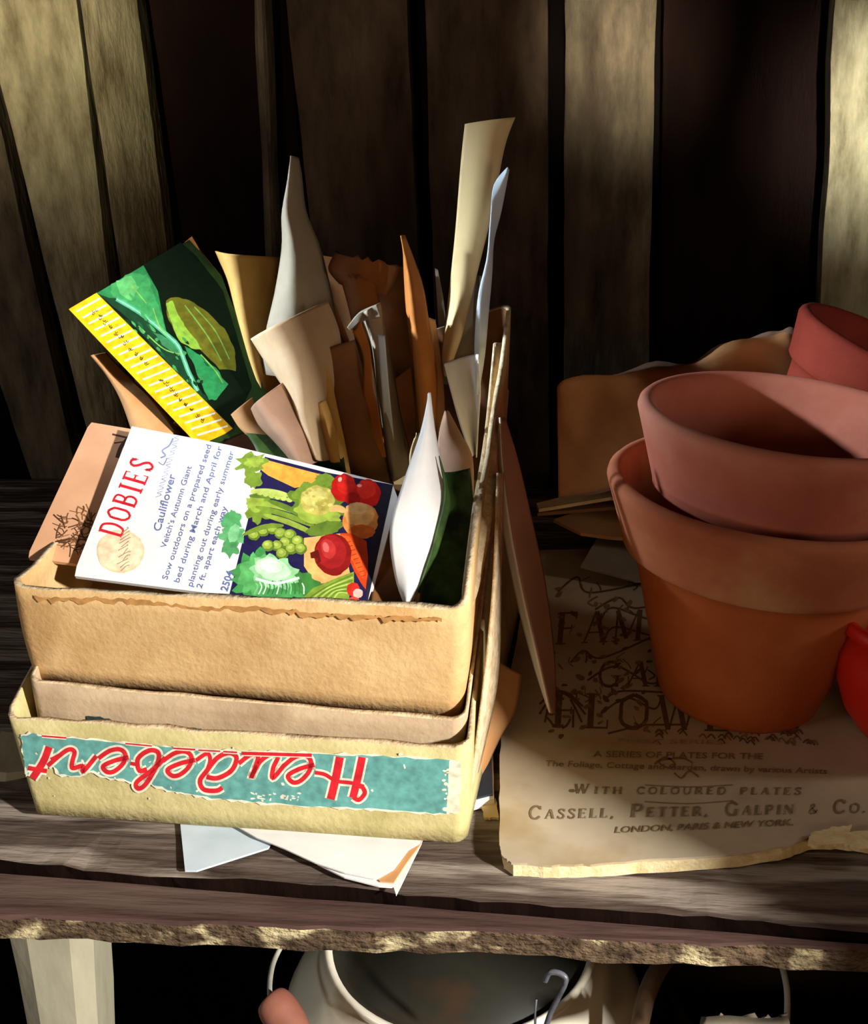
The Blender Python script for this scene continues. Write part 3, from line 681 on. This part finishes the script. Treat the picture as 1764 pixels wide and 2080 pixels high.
for s_ in ([(560,1010),(600,1120),(650,1180)],[(420,860),(520,980)],[(860,1300),(950,1400),(1000,1480)],[(660,1060),(740,1150),(850,1250)],[(470,1120),(620,1260),(740,1300)],[(820,1000),(950,1150),(1040,1330)],[(760,990),(900,1180),(990,1340)]):
    d.stroke([cA(*p) for p in s_], 2.4, '#7fae4c')
for s_ in range(40):
    x = random.uniform(380,900); y = 900+ (x-300)*.75+random.uniform(-60,260)
    d.blob(*cA(x,min(y,1600)), random.uniform(3,9), random.uniform(2,4), random.choice(['#1d5a32','#45924f','#153a20']), 50, .3, 10)
# yellow strip
ys = [(30,1015),(205,915),(1060,1770),(840,1850)]
d.poly([cA(*p) for p in [(30,1015),(205,912),(1062,1765),(1010,1800),(900,1850),(800,1825)]], '#f0b018')
for k in range(21):
    f = (k+.7)/21.3
    a_ = (30+f*(830-30), 1015+f*(1840-1015)); b_ = (205+f*(1062-205), 915+f*(1770-915))
    d.stroke([cA(a_[0]+(b_[0]-a_[0])*.13, a_[1]+(b_[1]-a_[1])*.13), cA(a_[0]+(b_[0]-a_[0])*.97, a_[1]+(b_[1]-a_[1])*.97)], 3.6, '#fbf3dc', False)
for k in range(22):
    if k in (11,12): continue
    f = (k+2.2)/26; a_ = (30+f*800, 1015+f*825); b_ = (205+f*857, 915+f*855)
    mx_, my_ = a_[0]*.45+b_[0]*.55, a_[1]*.45+b_[1]*.55
    for _ in range(3):
        dx, dy = random.uniform(-12,12), random.uniform(-12,12)
        d.stroke([cA(mx_+dx-9,my_+dy-4), cA(mx_+dx+random.uniform(-6,6),my_+dy+8), cA(mx_+dx+9,my_+dy-2)], 1.6, '#4a4a18')
d.build('printed_cover', 'print_gloss', ea)
o = flat_packet('backing_paper', Plane(*[p-pA.n*.004 for p in pts3]), [(375,492),(390,480),(405,505),(425,530),(450,560),(470,620),(440,640)], W['paper_orange'], ea, .0008)
# ------------------------------------------------------------------ buff packet with drawing
pB = Plane(PY(180,858,.492), PY(60,1130,.428), PY(420,1180,.43))
eb = empty('seed_packet', PY(60,1130,.428), 'buff seed packet with brown engraved plant drawing at the left front', 'seed packet', P_)
flat_packet('packet_body', pB, [(186,858),(470,905),(420,1180),(58,1133),(60,1120),(178,868)], W['packet_buff'], eb)
d = Decal(pB, .00116)
for _ in range(85):
    a_ = random.uniform(0,6.28); r_ = random.random()**.6
    x = 158+46*r_*math.cos(a_); y = 1078+46*r_*math.sin(a_); l = random.uniform(6,17); th_ = math.radians(random.choice([-25,-10,20,60,100]))+random.uniform(-.4,.4)
    d.stroke([(x-l*math.cos(th_),y-l*math.sin(th_)),(x+random.uniform(-4,4),y+random.uniform(-4,4)),(x+l*math.cos(th_),y+l*math.sin(th_))], random.uniform(1.5,3.2), random.choice(['#4c2c16','#5c3a1e','#7a5230']))
d.build('printed_drawing', 'dull_ink', eb); d = Decal(pB, .00116)
d.stroke([(228,882),(262,890)], 4, '#4a2c18', False); d.stroke([(262,888),(246,908),(238,930)], 8, '#3d2414'); d.stroke([(232,900),(262,896)], 3, '#4a2c18', False)
d.build('printed_mark', 'dull_ink', eb)
# ------------------------------------------------------------------ vegetable packet
pD = Plane(PY(268,865,.483), PY(152,1170,.417), PY(795,985,.470))
ed = empty('seed_packet', PY(152,1170,.417), 'white seed packet with red maker name and coloured picture of mixed vegetables', 'seed packet', P_)
flat_packet('packet_body', pD, [(268,866),(330,878),(470,905),(640,945),(798,984),(808,1010),(745,1250),(600,1232),(450,1208),(152,1170),(156,1150)], W['packet_white'], ed)
d = Decal(pD, .00116)
def cD(x, y): return (x/2.0045, 800+y/2.004)
def cE(x, y): return (440+x/3.15, 880+y/3.15)
d.poly([cE(*p) for p in [(200,560),(225,450),(250,330),(310,150),(700,250),(1130,330),(960,1110),(75,1060)]], '#1c1740')
d.poly([cE(*p) for p in [(1040,340),(1130,330),(960,1115),(960,1000),(975,760)]], '#24202c')
d.poly([cE(*p) for p in [(300,165),(520,225),(750,285),(760,340),(620,330),(500,350),(330,270),(280,230)]], '#d99a3a')
d.poly([cE(*p) for p in [(560,670),(800,640),(860,920),(640,970),(560,850)]], '#dfa560')
g1,g2,g3,g4 = '#6f8a2a','#8ea43c','#5a7424','#a9b85a'
def CB(cx,cy,rx,ry,c,rot=0,jit_=.06,n=28,lobes=0): d.blob(*cE(cx,cy), rx/3.15, ry/3.15, c, rot, jit_, n, lobes)
# cauliflower leaf, beans, peas
CB(225,190,95,60,g1,-10,.2,30,7); CB(240,180,60,35,g2,-10,.25,30,7); CB(235,290,60,55,g1,70,.2,30,6)
CB(270,480,80,90,g1,20,.15,30,6); CB(250,450,60,50,g2,20,.2)
for k,(x0,y0,x1,y1) in enumerate([(210,400,500,430),(230,440,560,520),(250,470,640,600),(300,520,640,650),(220,370,470,400),(330,430,600,560)]):
    d.stroke([cE(x0,y0), cE((x0+x1)/2,(y0+y1)/2-12), cE(x1,y1)], 11, [g3,g2,g1,g2,g4,g3][k], taper=True)
for k in range(7): CB(240+k*38, 372+k*9, 20,16, g4)
CB(650,450,185,130,g3,10,.1,34,8); CB(600,380,110,70,g1,-20,.12,30,6); CB(650,520,150,70,g2,15,.1); CB(700,300,70,38,g1,20,.2)
CB(645,430,112,95,'#b0a44c',0,.05); CB(630,410,80,60,'#bdb463',0,.12,30,9); CB(680,460,50,40,'#a99d44',0,.1)
for k in range(26): CB(645+random.uniform(-90,90), 425+random.uniform(-70,70), 11, 9, random.choice(['#c4bb6c','#a39740','#b5aa55']))
CB(690,610,120,45,g3,-12,.1)
# mint/pea leaf left
CB(95,560,60,70,'#4f9a5c',15,.2,30,6); CB(100,660,75,70,'#5fa86a',10,.2,30,7); CB(90,730,55,60,'#4a9056',10,.2,30,5); CB(110,640,35,60,'#79bd82',20,.1)
# pea pods / sprouts
for (x,y) in [(240,650),(300,625),(360,610),(410,640),(470,650),(520,690),(440,700),(390,720),(330,720),(480,740),(540,740),(420,770)]:
    CB(x,y,40,36,g3); CB(x-5,y-6,31,27,g2); CB(x-8,y-10,15,11,g4)
d.stroke([cE(170,650), cE(300,600), cE(430,590)], 10, g1, taper=True)
# tomatoes
CB(815,350,82,90,'#b5140c'); CB(965,385,88,92,'#c4180e'); CB(830,330,60,60,'#cf2216'); CB(960,360,60,60,'#da2a1a'); CB(790,295,12,16,'#f0b0a0',20); CB(915,335,16,10,'#f0a090')
CB(870,420,50,40,'#9c100c')
# turnip / onion
CB(920,560,115,118,'#d2803a'); CB(915,520,95,75,'#dc9c58'); CB(900,480,70,38,'#e2ac6c'); d.stroke([cE(830,500),cE(770,480),cE(730,490)], 14, '#d8a060', taper=True)
CB(930,630,85,45,'#c45c20',0,.05)
# carrot
d.poly([cE(*p) for p in [(790,640),(860,640),(960,690),(970,800),(968,900),(955,1000),(925,960),(880,880),(830,760)]], '#c23c12')
d.poly([cE(*p) for p in [(800,650),(850,660),(920,780),(945,900),(935,930),(880,840),(830,740)]], '#d4531c')
for k in range(9): d.stroke([cE(830+k*12,700+k*27), cE(862+k*12,690+k*27)], 1.6, '#9c2c0c', False)
# red onion
CB(745,775,118,135,'#7c100c',-10,.03); CB(735,760,95,108,'#951818',-10,.03); CB(715,740,45,65,'#ad2c28',-15,.05); CB(700,730,20,34,'#c8605a',-15)
d.poly([cE(*p) for p in [(600,765),(650,745),(670,820),(640,840),(650,800),(605,800)]], '#5c1008')
# lettuce
CB(270,920,160,170,'#3c8a44',20,.12,40,9); CB(370,960,270,100,'#44904a',8,.08,40,11); CB(240,900,90,130,'#57a85c',20,.1,36,8)
CB(560,960,110,70,'#3a7a34',30,.12,30,7)
CB(370,890,150,100,'#8cc48c',15,.06,36,9); CB(360,870,115,72,'#b4dcb0',15,.06); CB(350,850,70,40,'#cfe8cc',15,.08)
for k in range(12): d.stroke([cE(250+k*27,940+abs(k-5)*3), cE(262+k*27,985), cE(240+k*29,1030)], 2.6, random.choice(['#cfe8c4','#2f7038','#7ab87c']))
d.stroke([cE(250,930), cE(380,960), cE(530,925)], 5, '#e2f0dc')
# leek / celery
d.poly([cE(*p) for p in [(530,1075),(620,990),(760,930),(880,885),(880,960),(850,1010),(850,1095)]], '#7a9430')
for k in range(8): d.stroke([cE(560+k*26,1078), cE(700+k*12,985+k*5), cE(872,905+k*18)], 2.4, '#a9bc5c' if k%2 else '#5c7820')
# radish
CB(875,1000,42,46,'#c42a1c'); CB(905,1025,32,30,'#e8b0a0'); CB(880,1075,38,30,'#d0402c'); CB(920,1090,28,20,'#e0a898')
# writing
navy = '#5f6f9c'
def upv(l=1): return (-.95*l, -.30*l)
d.blob(245,1120,48,44,'#e4c096',0,.02,40); d.blob(245,1120,44,40,'#e9cca6',0,.02,40)
roman(d, 'DOBIES', (246,1092), (318,934), (-46,-13), '#c81e2c', gap=.22, fat=.9)
for k in range(12):
    a_ = random.uniform(0,6.28); 
    d.stroke([(248+8*math.cos(a_)+k-6, 1160-7*k), (256+k*.4, 1150-7*k), (262+random.uniform(-4,4), 1148-7*k)], 1.6, '#9c7c5c')
for k in range(9):
    x, y = 322+k*4.4, 1010-k*14; d.stroke([(x-6,y),(x+6,y-5),(x-2,y-9),(x+8,y-12)], 1.6, '#9aa6c4')
d.stroke([(326,930),(336,925),(330,915),(344,905),(352,890)], 3, '#7b86a8'); d.stroke([(322,938),(332,944),(340,930)], 2, '#7b86a8')
d.text('Cauliflower', (326,1080), (357,965), 1, navy, (-15,-4), .01)
d.text('Veitch\u2019s Autumn Giant', (337,1114), (390,948), 1, navy, (-11,-3), .008)
rows_ = [('Sow outdoors on a prepared seed', (340,1178), (430,905)), ('bed during March and April for', (364,1184), (452,908)), ('planting out during early summer', (391,1192), (476,918)), ('2 ft. apart each way', (410,1196), (462,1030))]
for t_, p0, p1 in rows_: d.text(t_, p0, p1, 1, navy, (-11,-3.2), .006)
d.text('2504', (462,1202), (475,1162), 1, navy, (-14,-4), .02)
d.build('printed_cover', 'print_ink', ed)
# ================================================================== BOOK
ZB = .007
pk = Plane(Vector((0,.4,ZB)), Vector((1,.4,ZB)), Vector((0,1,ZB)))
bk = empty('book', PZ(1020,1745,0), 'battered cream book with old decorated cover lying under the flowerpots', 'book')
outline = [(1016,1715),(1020,1738),(1040,1752),(1120,1757),(1200,1755),(1320,1746),(1440,1740),(1520,1732),(1600,1718),(1645,1700),(1700,1698),(1764,1706),(1860,1712),(1860,1120),(1400,1110),(1085,1118),(1050,1300),(1024,1440),(1018,1490),(1015,1600)]
def flatz(name, outline, z0, z1, m, parent, a=1.5, sub=5):
    pts = jit(outline, a, sub); n = len(pts)
    V = [PZ(x,y,z1) for x,y in pts]; V2 = [Vector((v.x,v.y,z0)) for v in V]
    Fc = [tuple(range(n)), tuple(range(n,2*n))[::-1]]+[(i,(i+1)%n,n+(i+1)%n,n+i) for i in range(n)]
    return link(name, V+V2, Fc, m, parent, smooth=False)
flatz('page_block', [(x+4 if x < 1100 else x, y+ (4 if y > 1600 else 0)) for x,y in outline], .0007, .006, W['book_page'], bk, 1.2)
flatz('front_cover', outline, .006, ZB, W['book_cover'], bk)
d = Decal(pk, .00004)
br = '#6a4a26'; br2 = '#856842'
roman(d, 'FLOWERS', (1122,1478), (1640,1490), (4,-72), br, fat=.8, gap=.15)
d.V[-1:] = d.V[-1:]
roman(d, 'FAMILIAR', (1128,1310), (1560,1290), (6,-66), br, fat=.8)
roman(d, 'GARDEN', (1210,1395), (1560,1395), (6,-52), br, fat=.8)
# ornament: stems, leaves and small blossoms twining round the lettering
for k in range(9):
    x0 = 1110+random.uniform(0,150); y0 = 1490-k*36
    P0 = [(x0,y0),(x0+random.uniform(20,60),y0-random.uniform(10,40)),(x0+random.uniform(60,140),y0-random.uniform(-10,20)),(x0+random.uniform(120,200),y0-random.uniform(10,60))]
    d.stroke(P0, 4, br)
for k in range(110):
    x = random.uniform(1105,1330); y = random.uniform(1190,1500)
    if x > 1290 and y < 1300: continue
    if random.random() < .78: d.blob(x,y,random.uniform(5,10),random.uniform(2.5,5), random.choice([br,br2,br2]), random.uniform(-60,60), .2, 10)
    else: d.stroke([(x,y),(x+random.uniform(-14,14),y-8),(x+random.uniform(-18,18),y-20)], random.uniform(2,3.5), random.choice([br,br2]))
for k in range(40):
    x = random.uniform(1300,1650); y = 1500+random.uniform(-14,12)
    d.stroke([(x,y),(x+8,y-6),(x+16,y+3)], 3, random.choice([br,br2]))
for k in range(11):
    a_ = k*.57; d.stroke([(1130+70*math.cos(a_)*.5,1440+60*math.sin(a_)*.6),(1140+30*math.cos(a_+.6),1440+36*math.sin(a_+.6)),(1150+40*math.cos(a_+1.2),1450+30*math.sin(a_+1.2))], 4.5, br)
gy = '#8a7248'
d.text('FIRST SERIES', (1255,1508), (1470,1512), 1, '#a08a64', (1,-8), .004)
d.text('A SERIES OF PLATES FOR THE', (1205,1537), (1550,1542), 1, br2, (1,-12), .012)
d.stroke([(1330,1552),(1352,1538),(1372,1552),(1358,1560),(1340,1546),(1385,1540),(1408,1550)], 3.5, br2)
d.text('The Foliage, Cottage and Garden, drawn by various Artists', (1108,1556), (1680,1572), 1, br2, (2,-12), .004)
d.stroke([(1370,1570),(1385,1580),(1400,1566),(1420,1578)], 3.5, br2)
d.stroke([(1310,1594),(1400,1598),(1490,1594)], 2, gy); d.stroke([(1310,1628),(1400,1632),(1490,1626)], 2, gy)
roman(d, 'WITH COLOURED PLATES', (1165,1612), (1635,1614), (3,-20), '#7a6644', small={1,2,3,5,6,7,8,9,10,11,12,14,15,16,17,18,19}, gap=.3)
d.blob(1163,1606,6,3.5,'#7a6644')
roman(d, 'CASSELL, PETTER, GALPIN & CO.', (1073,1664), (1770,1650), (3,-27), '#7a6a4c', small={1,2,3,4,5,6,10,11,12,13,14,18,19,20,21,22,24,27}, gap=.22)
d.text('LONDON, PARIS & NEW YORK.', (1250,1692), (1612,1676), 1, '#7a6644', (3,-13), .008)
d.build('cover_print', 'dull_ink', bk)
o = flatz('torn_paper', [(1640,1712),(1650,1692),(1690,1680),(1730,1676),(1725,1690),(1800,1685),(1800,1724),(1745,1726),(1715,1712),(1660,1718)], ZB+.0008, ZB+.0022, W['book_page'], bk, 2)
o['label'] = 'torn cream flap of the cover edge'
# ================================================================== POTS
def potprof(r0, r1, h, band, bt, wall=.0065, foot=0):
    """outer from foot centre up, over the lip, down the inside"""
    hb = h-band
    rb = r0+(r1-r0)*hb/h
    P_o = [(0.0001,0),(r0*.9,0),(r0-.001,.0006),(r0,.003)]
    for k in range(1,13): P_o.append((r0+(rb-r0)*k/12, .003+(hb-.003)*k/12))
    P_o += [(rb+bt*.55,hb+.0002),(rb+bt*.9,hb+.0016),(rb+bt,hb+.004)]
    for k in range(1,7): P_o.append((rb+bt+(r1-rb)*k/6, hb+.004+(band-.008)*k/6))
    R = r1+bt
    P_o += [(R-.0004,h-.002),(R-.002,h-.0004),(R-.0042,h),(R-.0062,h-.0012),(R-.0075,h-.004)]
    for k in range(1,13): P_o.append(((R-.0075)+(r0-wall-(R-.0075))*k/12, (h-.004)+(.008-(h-.004))*k/12))
    P_o += [(.006,.007),(.0058,.0002)]
    return P_o
bc = PZ(1497,1405,ZB)
tiltX = math.radians(0); tiltY = math.radians(5)
mt = Matrix.Translation(bc) @ Matrix.Rotation(tiltY,4,'Y') @ Matrix.Rotation(tiltX,4,'X')
p1 = empty('terracotta_pot', bc, 'lower terracotta flowerpot of the nested pair standing on the book', 'flowerpot')
lathe('pot_body', potprof(.0376,.0663,.109,.036,.0057), W['terracotta'], mt, p1, wob=.006, zones=((15,33),1,W['terracotta_rim']))
m2 = mt @ Matrix.Translation((0.0,.0,.0385)) @ Matrix.Rotation(math.radians(1),4,'Y') 
p2 = empty('terracotta_pot', m2.translation, 'upper terracotta flowerpot nested inside the lower one', 'flowerpot')
lathe('pot_body', potprof(.033,.0598,.102,.040,.004), W['terracotta_pink'], m2, p2, wob=.006)
# pot lying behind, base towards the camera
ax = Vector((.40,-.05,.90)).normalized(); c = PY(1812,700,.60) - ax*.085; rotm = ax.to_track_quat('Z','Y').to_matrix().to_4x4()
p3 = empty('terracotta_pot', c, 'dark red terracotta pot leaning to the right at the right edge behind the nested pots', 'flowerpot')
lathe('pot_body', potprof(.030,.046,.085,.026,.004), W['terracotta_dark'], Matrix.Translation(c) @ rotm, p3)
# red pot
c = PZ(1866,1490,ZB)
p4 = empty('plastic_pot', c, 'rounded bright red plastic pot at the right edge of the book', 'flowerpot')
lathe('pot_body', [(a_*.8,b_*.95) for a_,b_ in [(0.0001,0),(.024,0),(.033,.004),(.041,.014),(.047,.030),(.049,.045),(.047,.056),(.050,.058),(.050,.064),(.046,.064),(.044,.05),(.036,.016),(.02,.006),(.0001,.006)]], W['red_plastic'], Matrix.Translation(c), p4)
# ------------------------------------------------------------------ paper bag and boards behind the pots
Gb = None
a_ = [(1132,792,.62),(1160,772,.62),(1300,750,.625),(1400,738,.63),(1480,700,.635),(1560,680,.64),(1600,672,.64),(1630,700,.64),(1662,718,.64)]
b_ = [(1135,1008,.60),(1180,1005,.60),(1300,985,.60),(1400,985,.60),(1480,985,.605),(1560,985,.61),(1600,985,.61),(1640,985,.61),(1670,985,.61)]
bag = empty('paper_bag', PY(1135,1008,.60), 'crumpled brown paper bag standing behind the nested flowerpots', 'paper bag')
n_ = 40; La = cr(a_, n_); Lb = cr(b_, n_); rows = []
for j in range(n_):
    p = PY(*La[j]); q_ = PY(*Lb[j]); rows.append([p.lerp(q_, i/15.0) for i in range(16)])
grid_obj('front_leaf', rows, W['paper_tan'], bag, .0008, .007, 3)
rows = []
for j in range(n_):
    x,y,Y = La[j]; p = PY(x+6, y-6+4*math.sin(j), Y+.012); q_ = PY(Lb[j][0],Lb[j][1],Lb[j][2]+.008); rows.append([p.lerp(q_, i/15.0) for i in range(16)])
grid_obj('back_leaf', rows, W['paper_pink'], bag, .0008, .006, 8)
def wedge(name, pts, z0, th, m, label, cat='card'):
    """a flat card lying nearly level; pts are (px,py,z) of its upper face"""
    V = [PZ(x,y,z) for x,y,z in pts]; n = len(V)
    V2 = [v-Vector((0,0,th)) for v in V]
    Fc = [tuple(range(n)), tuple(range(n,2*n))[::-1]]+[(i,(i+1)%n,n+(i+1)%n,n+i) for i in range(n)]
    o = link(name, V+V2, Fc, m, None, smooth=False); return tag(o, label, cat)
wedge('card_sheet', [(1090,1022,.05),(1240,985,.05),(1600,985,.05),(1600,1010,.05),(1240,1010,.05),(1095,1034,.05)], 0, .002, W['card_tan'], 'upper thin brown card edge under the paper bag')
wedge('card_sheet', [(1092,1042,.04),(1240,1008,.04),(1600,1008,.04),(1600,1040,.04),(1240,1030,.04)], 0, .002, W['paper_brown'], 'lower thin brown card edge under the paper bag')
wedge('envelope_corner', [(1125,1055,.03),(1235,1018,.03),(1400,1020,.03),(1400,1100,.03),(1240,1090,.03),(1180,1082,.03)], 0, .002, W['paper_tan'], 'tan envelope corner left of the flowerpot rim', 'envelope')
wedge('paper_corner', [(1180,1150,.018),(1232,1060,.022),(1400,1060,.022),(1400,1180,.014),(1290,1180,.014)], 0, .001, W['paper_grey'], 'dim grey paper corner below the tan envelope by the flowerpot', 'paper')
# things those cards lie on: a dark folded stack at the back of the shelf
x0 = PZ(1235,1090,.03)
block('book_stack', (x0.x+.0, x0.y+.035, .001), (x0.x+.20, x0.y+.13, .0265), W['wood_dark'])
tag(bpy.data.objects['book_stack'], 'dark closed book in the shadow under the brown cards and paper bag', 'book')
# leaning card by the box
lc = empty('leaning_card', PY(1117,1447,.437))
sheet('card_front', [(1016,848,.50),(1022,940,.49),(1036,1060,.475),(1062,1200,.46),(1094,1340,.445),(1118,1447,.437)], [(1024,848,.512),(1050,930,.505),(1078,1050,.492),(1108,1190,.478),(1126,1350,.460),(1126,1447,.442)], W['paper_pink'], bow=.001, th=.0012, wob=.0003, parent=lc)
sheet('card_lit_side', [(1014,848,.506),(1014,940,.496),(1020,1060,.482),(1046,1200,.467),(1082,1340,.450),(1114,1440,.440)], [(1016,848,.50),(1022,940,.49),(1036,1060,.475),(1062,1200,.46),(1094,1340,.445),(1118,1447,.437)], W['paper_white'], th=.0008, wob=.0003, parent=lc, nu=5)  # lit left band of the card, its brightness put in as white paper
o = lc
tag(o, 'stiff pinkish card leaning against the right side of the boxes', 'card')
# papers under the box
def under(name, pts, z, m, label, cat='paper', th=.0008):
    V = [PZ(x,y,z_) for x,y,z_ in pts]; n = len(V); V2 = [v-Vector((0,0,th)) for v in V]
    Fc = [tuple(range(n)), tuple(range(n,2*n))[::-1]]+[(i,(i+1)%n,n+(i+1)%n,n+i) for i in range(n)]
    return tag(link(name, V+V2, Fc, m, None, smooth=False), label, cat)
under('blue_grey_paper', [(363,1600,.002),(367,1680,.002),(376,1768,.002),(400,1768,.002),(545,1722,.002),(600,1640,.002)], 0, W['paper_blue'], 'blue-grey paper corner sticking out under the front of the box')
wp = empty('folded_leaflet', PZ(800,1790,.004), 'white folded leaflet corner jutting forward from under the labelled box', 'leaflet')
def upart(name, pts, m, th=.0006):
    V = [PZ(*p) for p in pts]; n = len(V); V2 = [v-Vector((0,0,th)) for v in V]
    Fc = [tuple(range(n)), tuple(range(n,2*n))[::-1]]+[(i,(i+1)%n,n+(i+1)%n,n+i) for i in range(n)]
    return link(name, V+V2, Fc, m, wp, smooth=False)
upart('top_sheet', [(450,1660,.0045),(520,1700,.0045),(575,1722,.0045),(640,1752,.0045),(700,1772,.0045),(765,1785,.0045),(800,1765,.0045),(830,1725,.0045),(853,1712,.0045),(880,1640,.0045)], W['paper_white'])
upart('under_sheet', [(600,1640,.003),(645,1755,.003),(700,1782,.003),(770,1800,.003),(800,1802,.003),(805,1818,.003),(815,1798,.003),(838,1750,.003),(856,1714,.003),(880,1640,.003)], W['paper_white'])
upart('brown_fold', [(700,1700,.0038),(772,1790,.0038),(800,1792,.0038),(826,1752,.0038),(855,1713,.0038),(870,1660,.0038)], W['paper_tan'])
o = sheet('brown_paper', [(1010,1340,.46),(1002,1420,.44),(985,1500,.415),(955,1600,.395)], [(1060,1370,.46),(1048,1440,.445),(1015,1500,.43),(975,1590,.41)], W['paper_tan'], nu=8, bow=.002)
tag(o, 'tan paper squeezed between the box side and the book', 'paper')
bo = empty('booklet', PZ(980,1600,.004), 'dark navy booklet corner with white page edges beside the box', 'booklet')
flatz('cover', [(940,1530),(998,1520),(1000,1612),(958,1622),(930,1600)], .0045, .0055, W['booklet_navy'], bo, .5)
flatz('pages', [(938,1528),(1002,1518),(1004,1622),(958,1632),(928,1602)], .0008, .0044, W['paper_white'], bo, .5)
o = flatz('paper_scrap', [(978,1635),(1008,1622),(1012,1660),(985,1662)], .0008, .002, W['paper_cream'], None, 2); tag(o, 'small yellowish paper scrap between booklet and book corner', 'paper')
o = flatz('paper_fleck', [(312,1783),(322,1772),(324,1776),(317,1788)], -.0125, -.0105, W['paper_white'], None, .3); tag(o, 'tiny white paper fleck on the dark front plank', 'paper')
# ================================================================== UNDER THE SHELF
cz = -.095
c = PZ(935,1895,cz)
bz = cz-.13
jug = empty('enamel_pot', Vector((c.x,c.y,bz)), 'cream enamel pot with wide dark mouth standing under the shelf', 'pot')
mj = Matrix.Translation((c.x,c.y,bz))
out_ = [(0.0001,0),(.05,0),(.062,.004),(.074,.02),(.086,.045),(.0905,.07),(.087,.092),(.079,.108),(.069,.120),(.0645,.1265),(.0655,.1295),(.0645,.1312),(.0625,.1312),(.0612,.1285)]
lathe('pot_body', out_, W['enamel'], mj, jug)
lathe('inside', [(.0613,.1286),(.0625,.122),(.075,.108),(.083,.092),(.086,.07),(.082,.045),(.07,.02),(.05,.006),(.0001,.005)], W['enamel_inside'], mj, jug)
sc = lambda px,py,z: PZ(px,py,z)
tube('wire_hook', [PY(1108,1992,.335),PY(1118,1975,.334),PY(1140,1978,.333),PY(1150,1992,.332),PY(1135,2025,.331),PY(1118,2060,.33),PY(1105,2100,.33)], .0011, W['wire'], jug)
tube('wire_hook', [PY(1090,2030,.335),PY(1088,2060,.333),PY(1087,2110,.331)], .0005, W['wire'], jug)
tube('bail_wire', [PY(640,1880,.42),PY(590,1900,.41),PY(560,1945,.40),PY(549,1990,.385),PY(550,2040,.37),PY(560,2100,.36)], .0012, W['wire_pale'], jug)
tube('bail_grip', [PY(548,2030,.365),PY(565,2050,.362),PY(585,2080,.358),PY(610,2130,.35)], lambda t: .0085*(1-.25*abs(2*t-1)**3), W['grip_wood'], jug, n=16)
# dark tin pail at right
c = PZ(1590,1985,-.16); 
pail = empty('tin_pail', Vector((c.x,c.y,-.30)), 'dark tin pail with wire handle in the shadow under the right of the shelf', 'pail')
lathe('pail_body', [(.0001,0),(.045,0),(.047,.003),(.058,.13),(.0605,.135),(.0605,.139),(.058,.139),(.046,.006),(.0001,.005)], W['tin_dark'], Matrix.Translation((c.x,c.y,-.30)), pail)
tube('bail_wire', [PY(1575,1930,.37),PY(1590,1965,.36),PY(1600,2020,.35),PY(1598,2100,.34)], .0012, W['wire_pale'], pail)
o = sheet('paper_label', [(1425,2062,.34),(1420,2078,.335),(1415,2120,.33)], [(1600,2064,.34),(1605,2080,.335),(1605,2120,.33)], W['paper_grey'], wob=.004, rag=.003); o['label'] = 'crumpled pale label'
o.parent = pail; o.matrix_parent_inverse = Matrix.Translation(pail.location).inverted()
tube('garden_cane', [PY(1400,1900,.42),PY(1345,1960,.40),PY(1315,2020,.385),PY(1295,2110,.37)], .004, W['stick'])
tag([o for o in COL.objects if o.name.startswith('garden_cane')][0], 'brown bent cane between the enamel pot and tin pail', 'cane')
tube('wire_end', [PY(202,1878,.38),PY(186,1912,.38),PY(166,1950,.378)], .0009, W['wire_pale'])
tag([o for o in COL.objects if o.name.startswith('wire_end')][0], 'short pale wire end hanging by the cream post', 'wire')
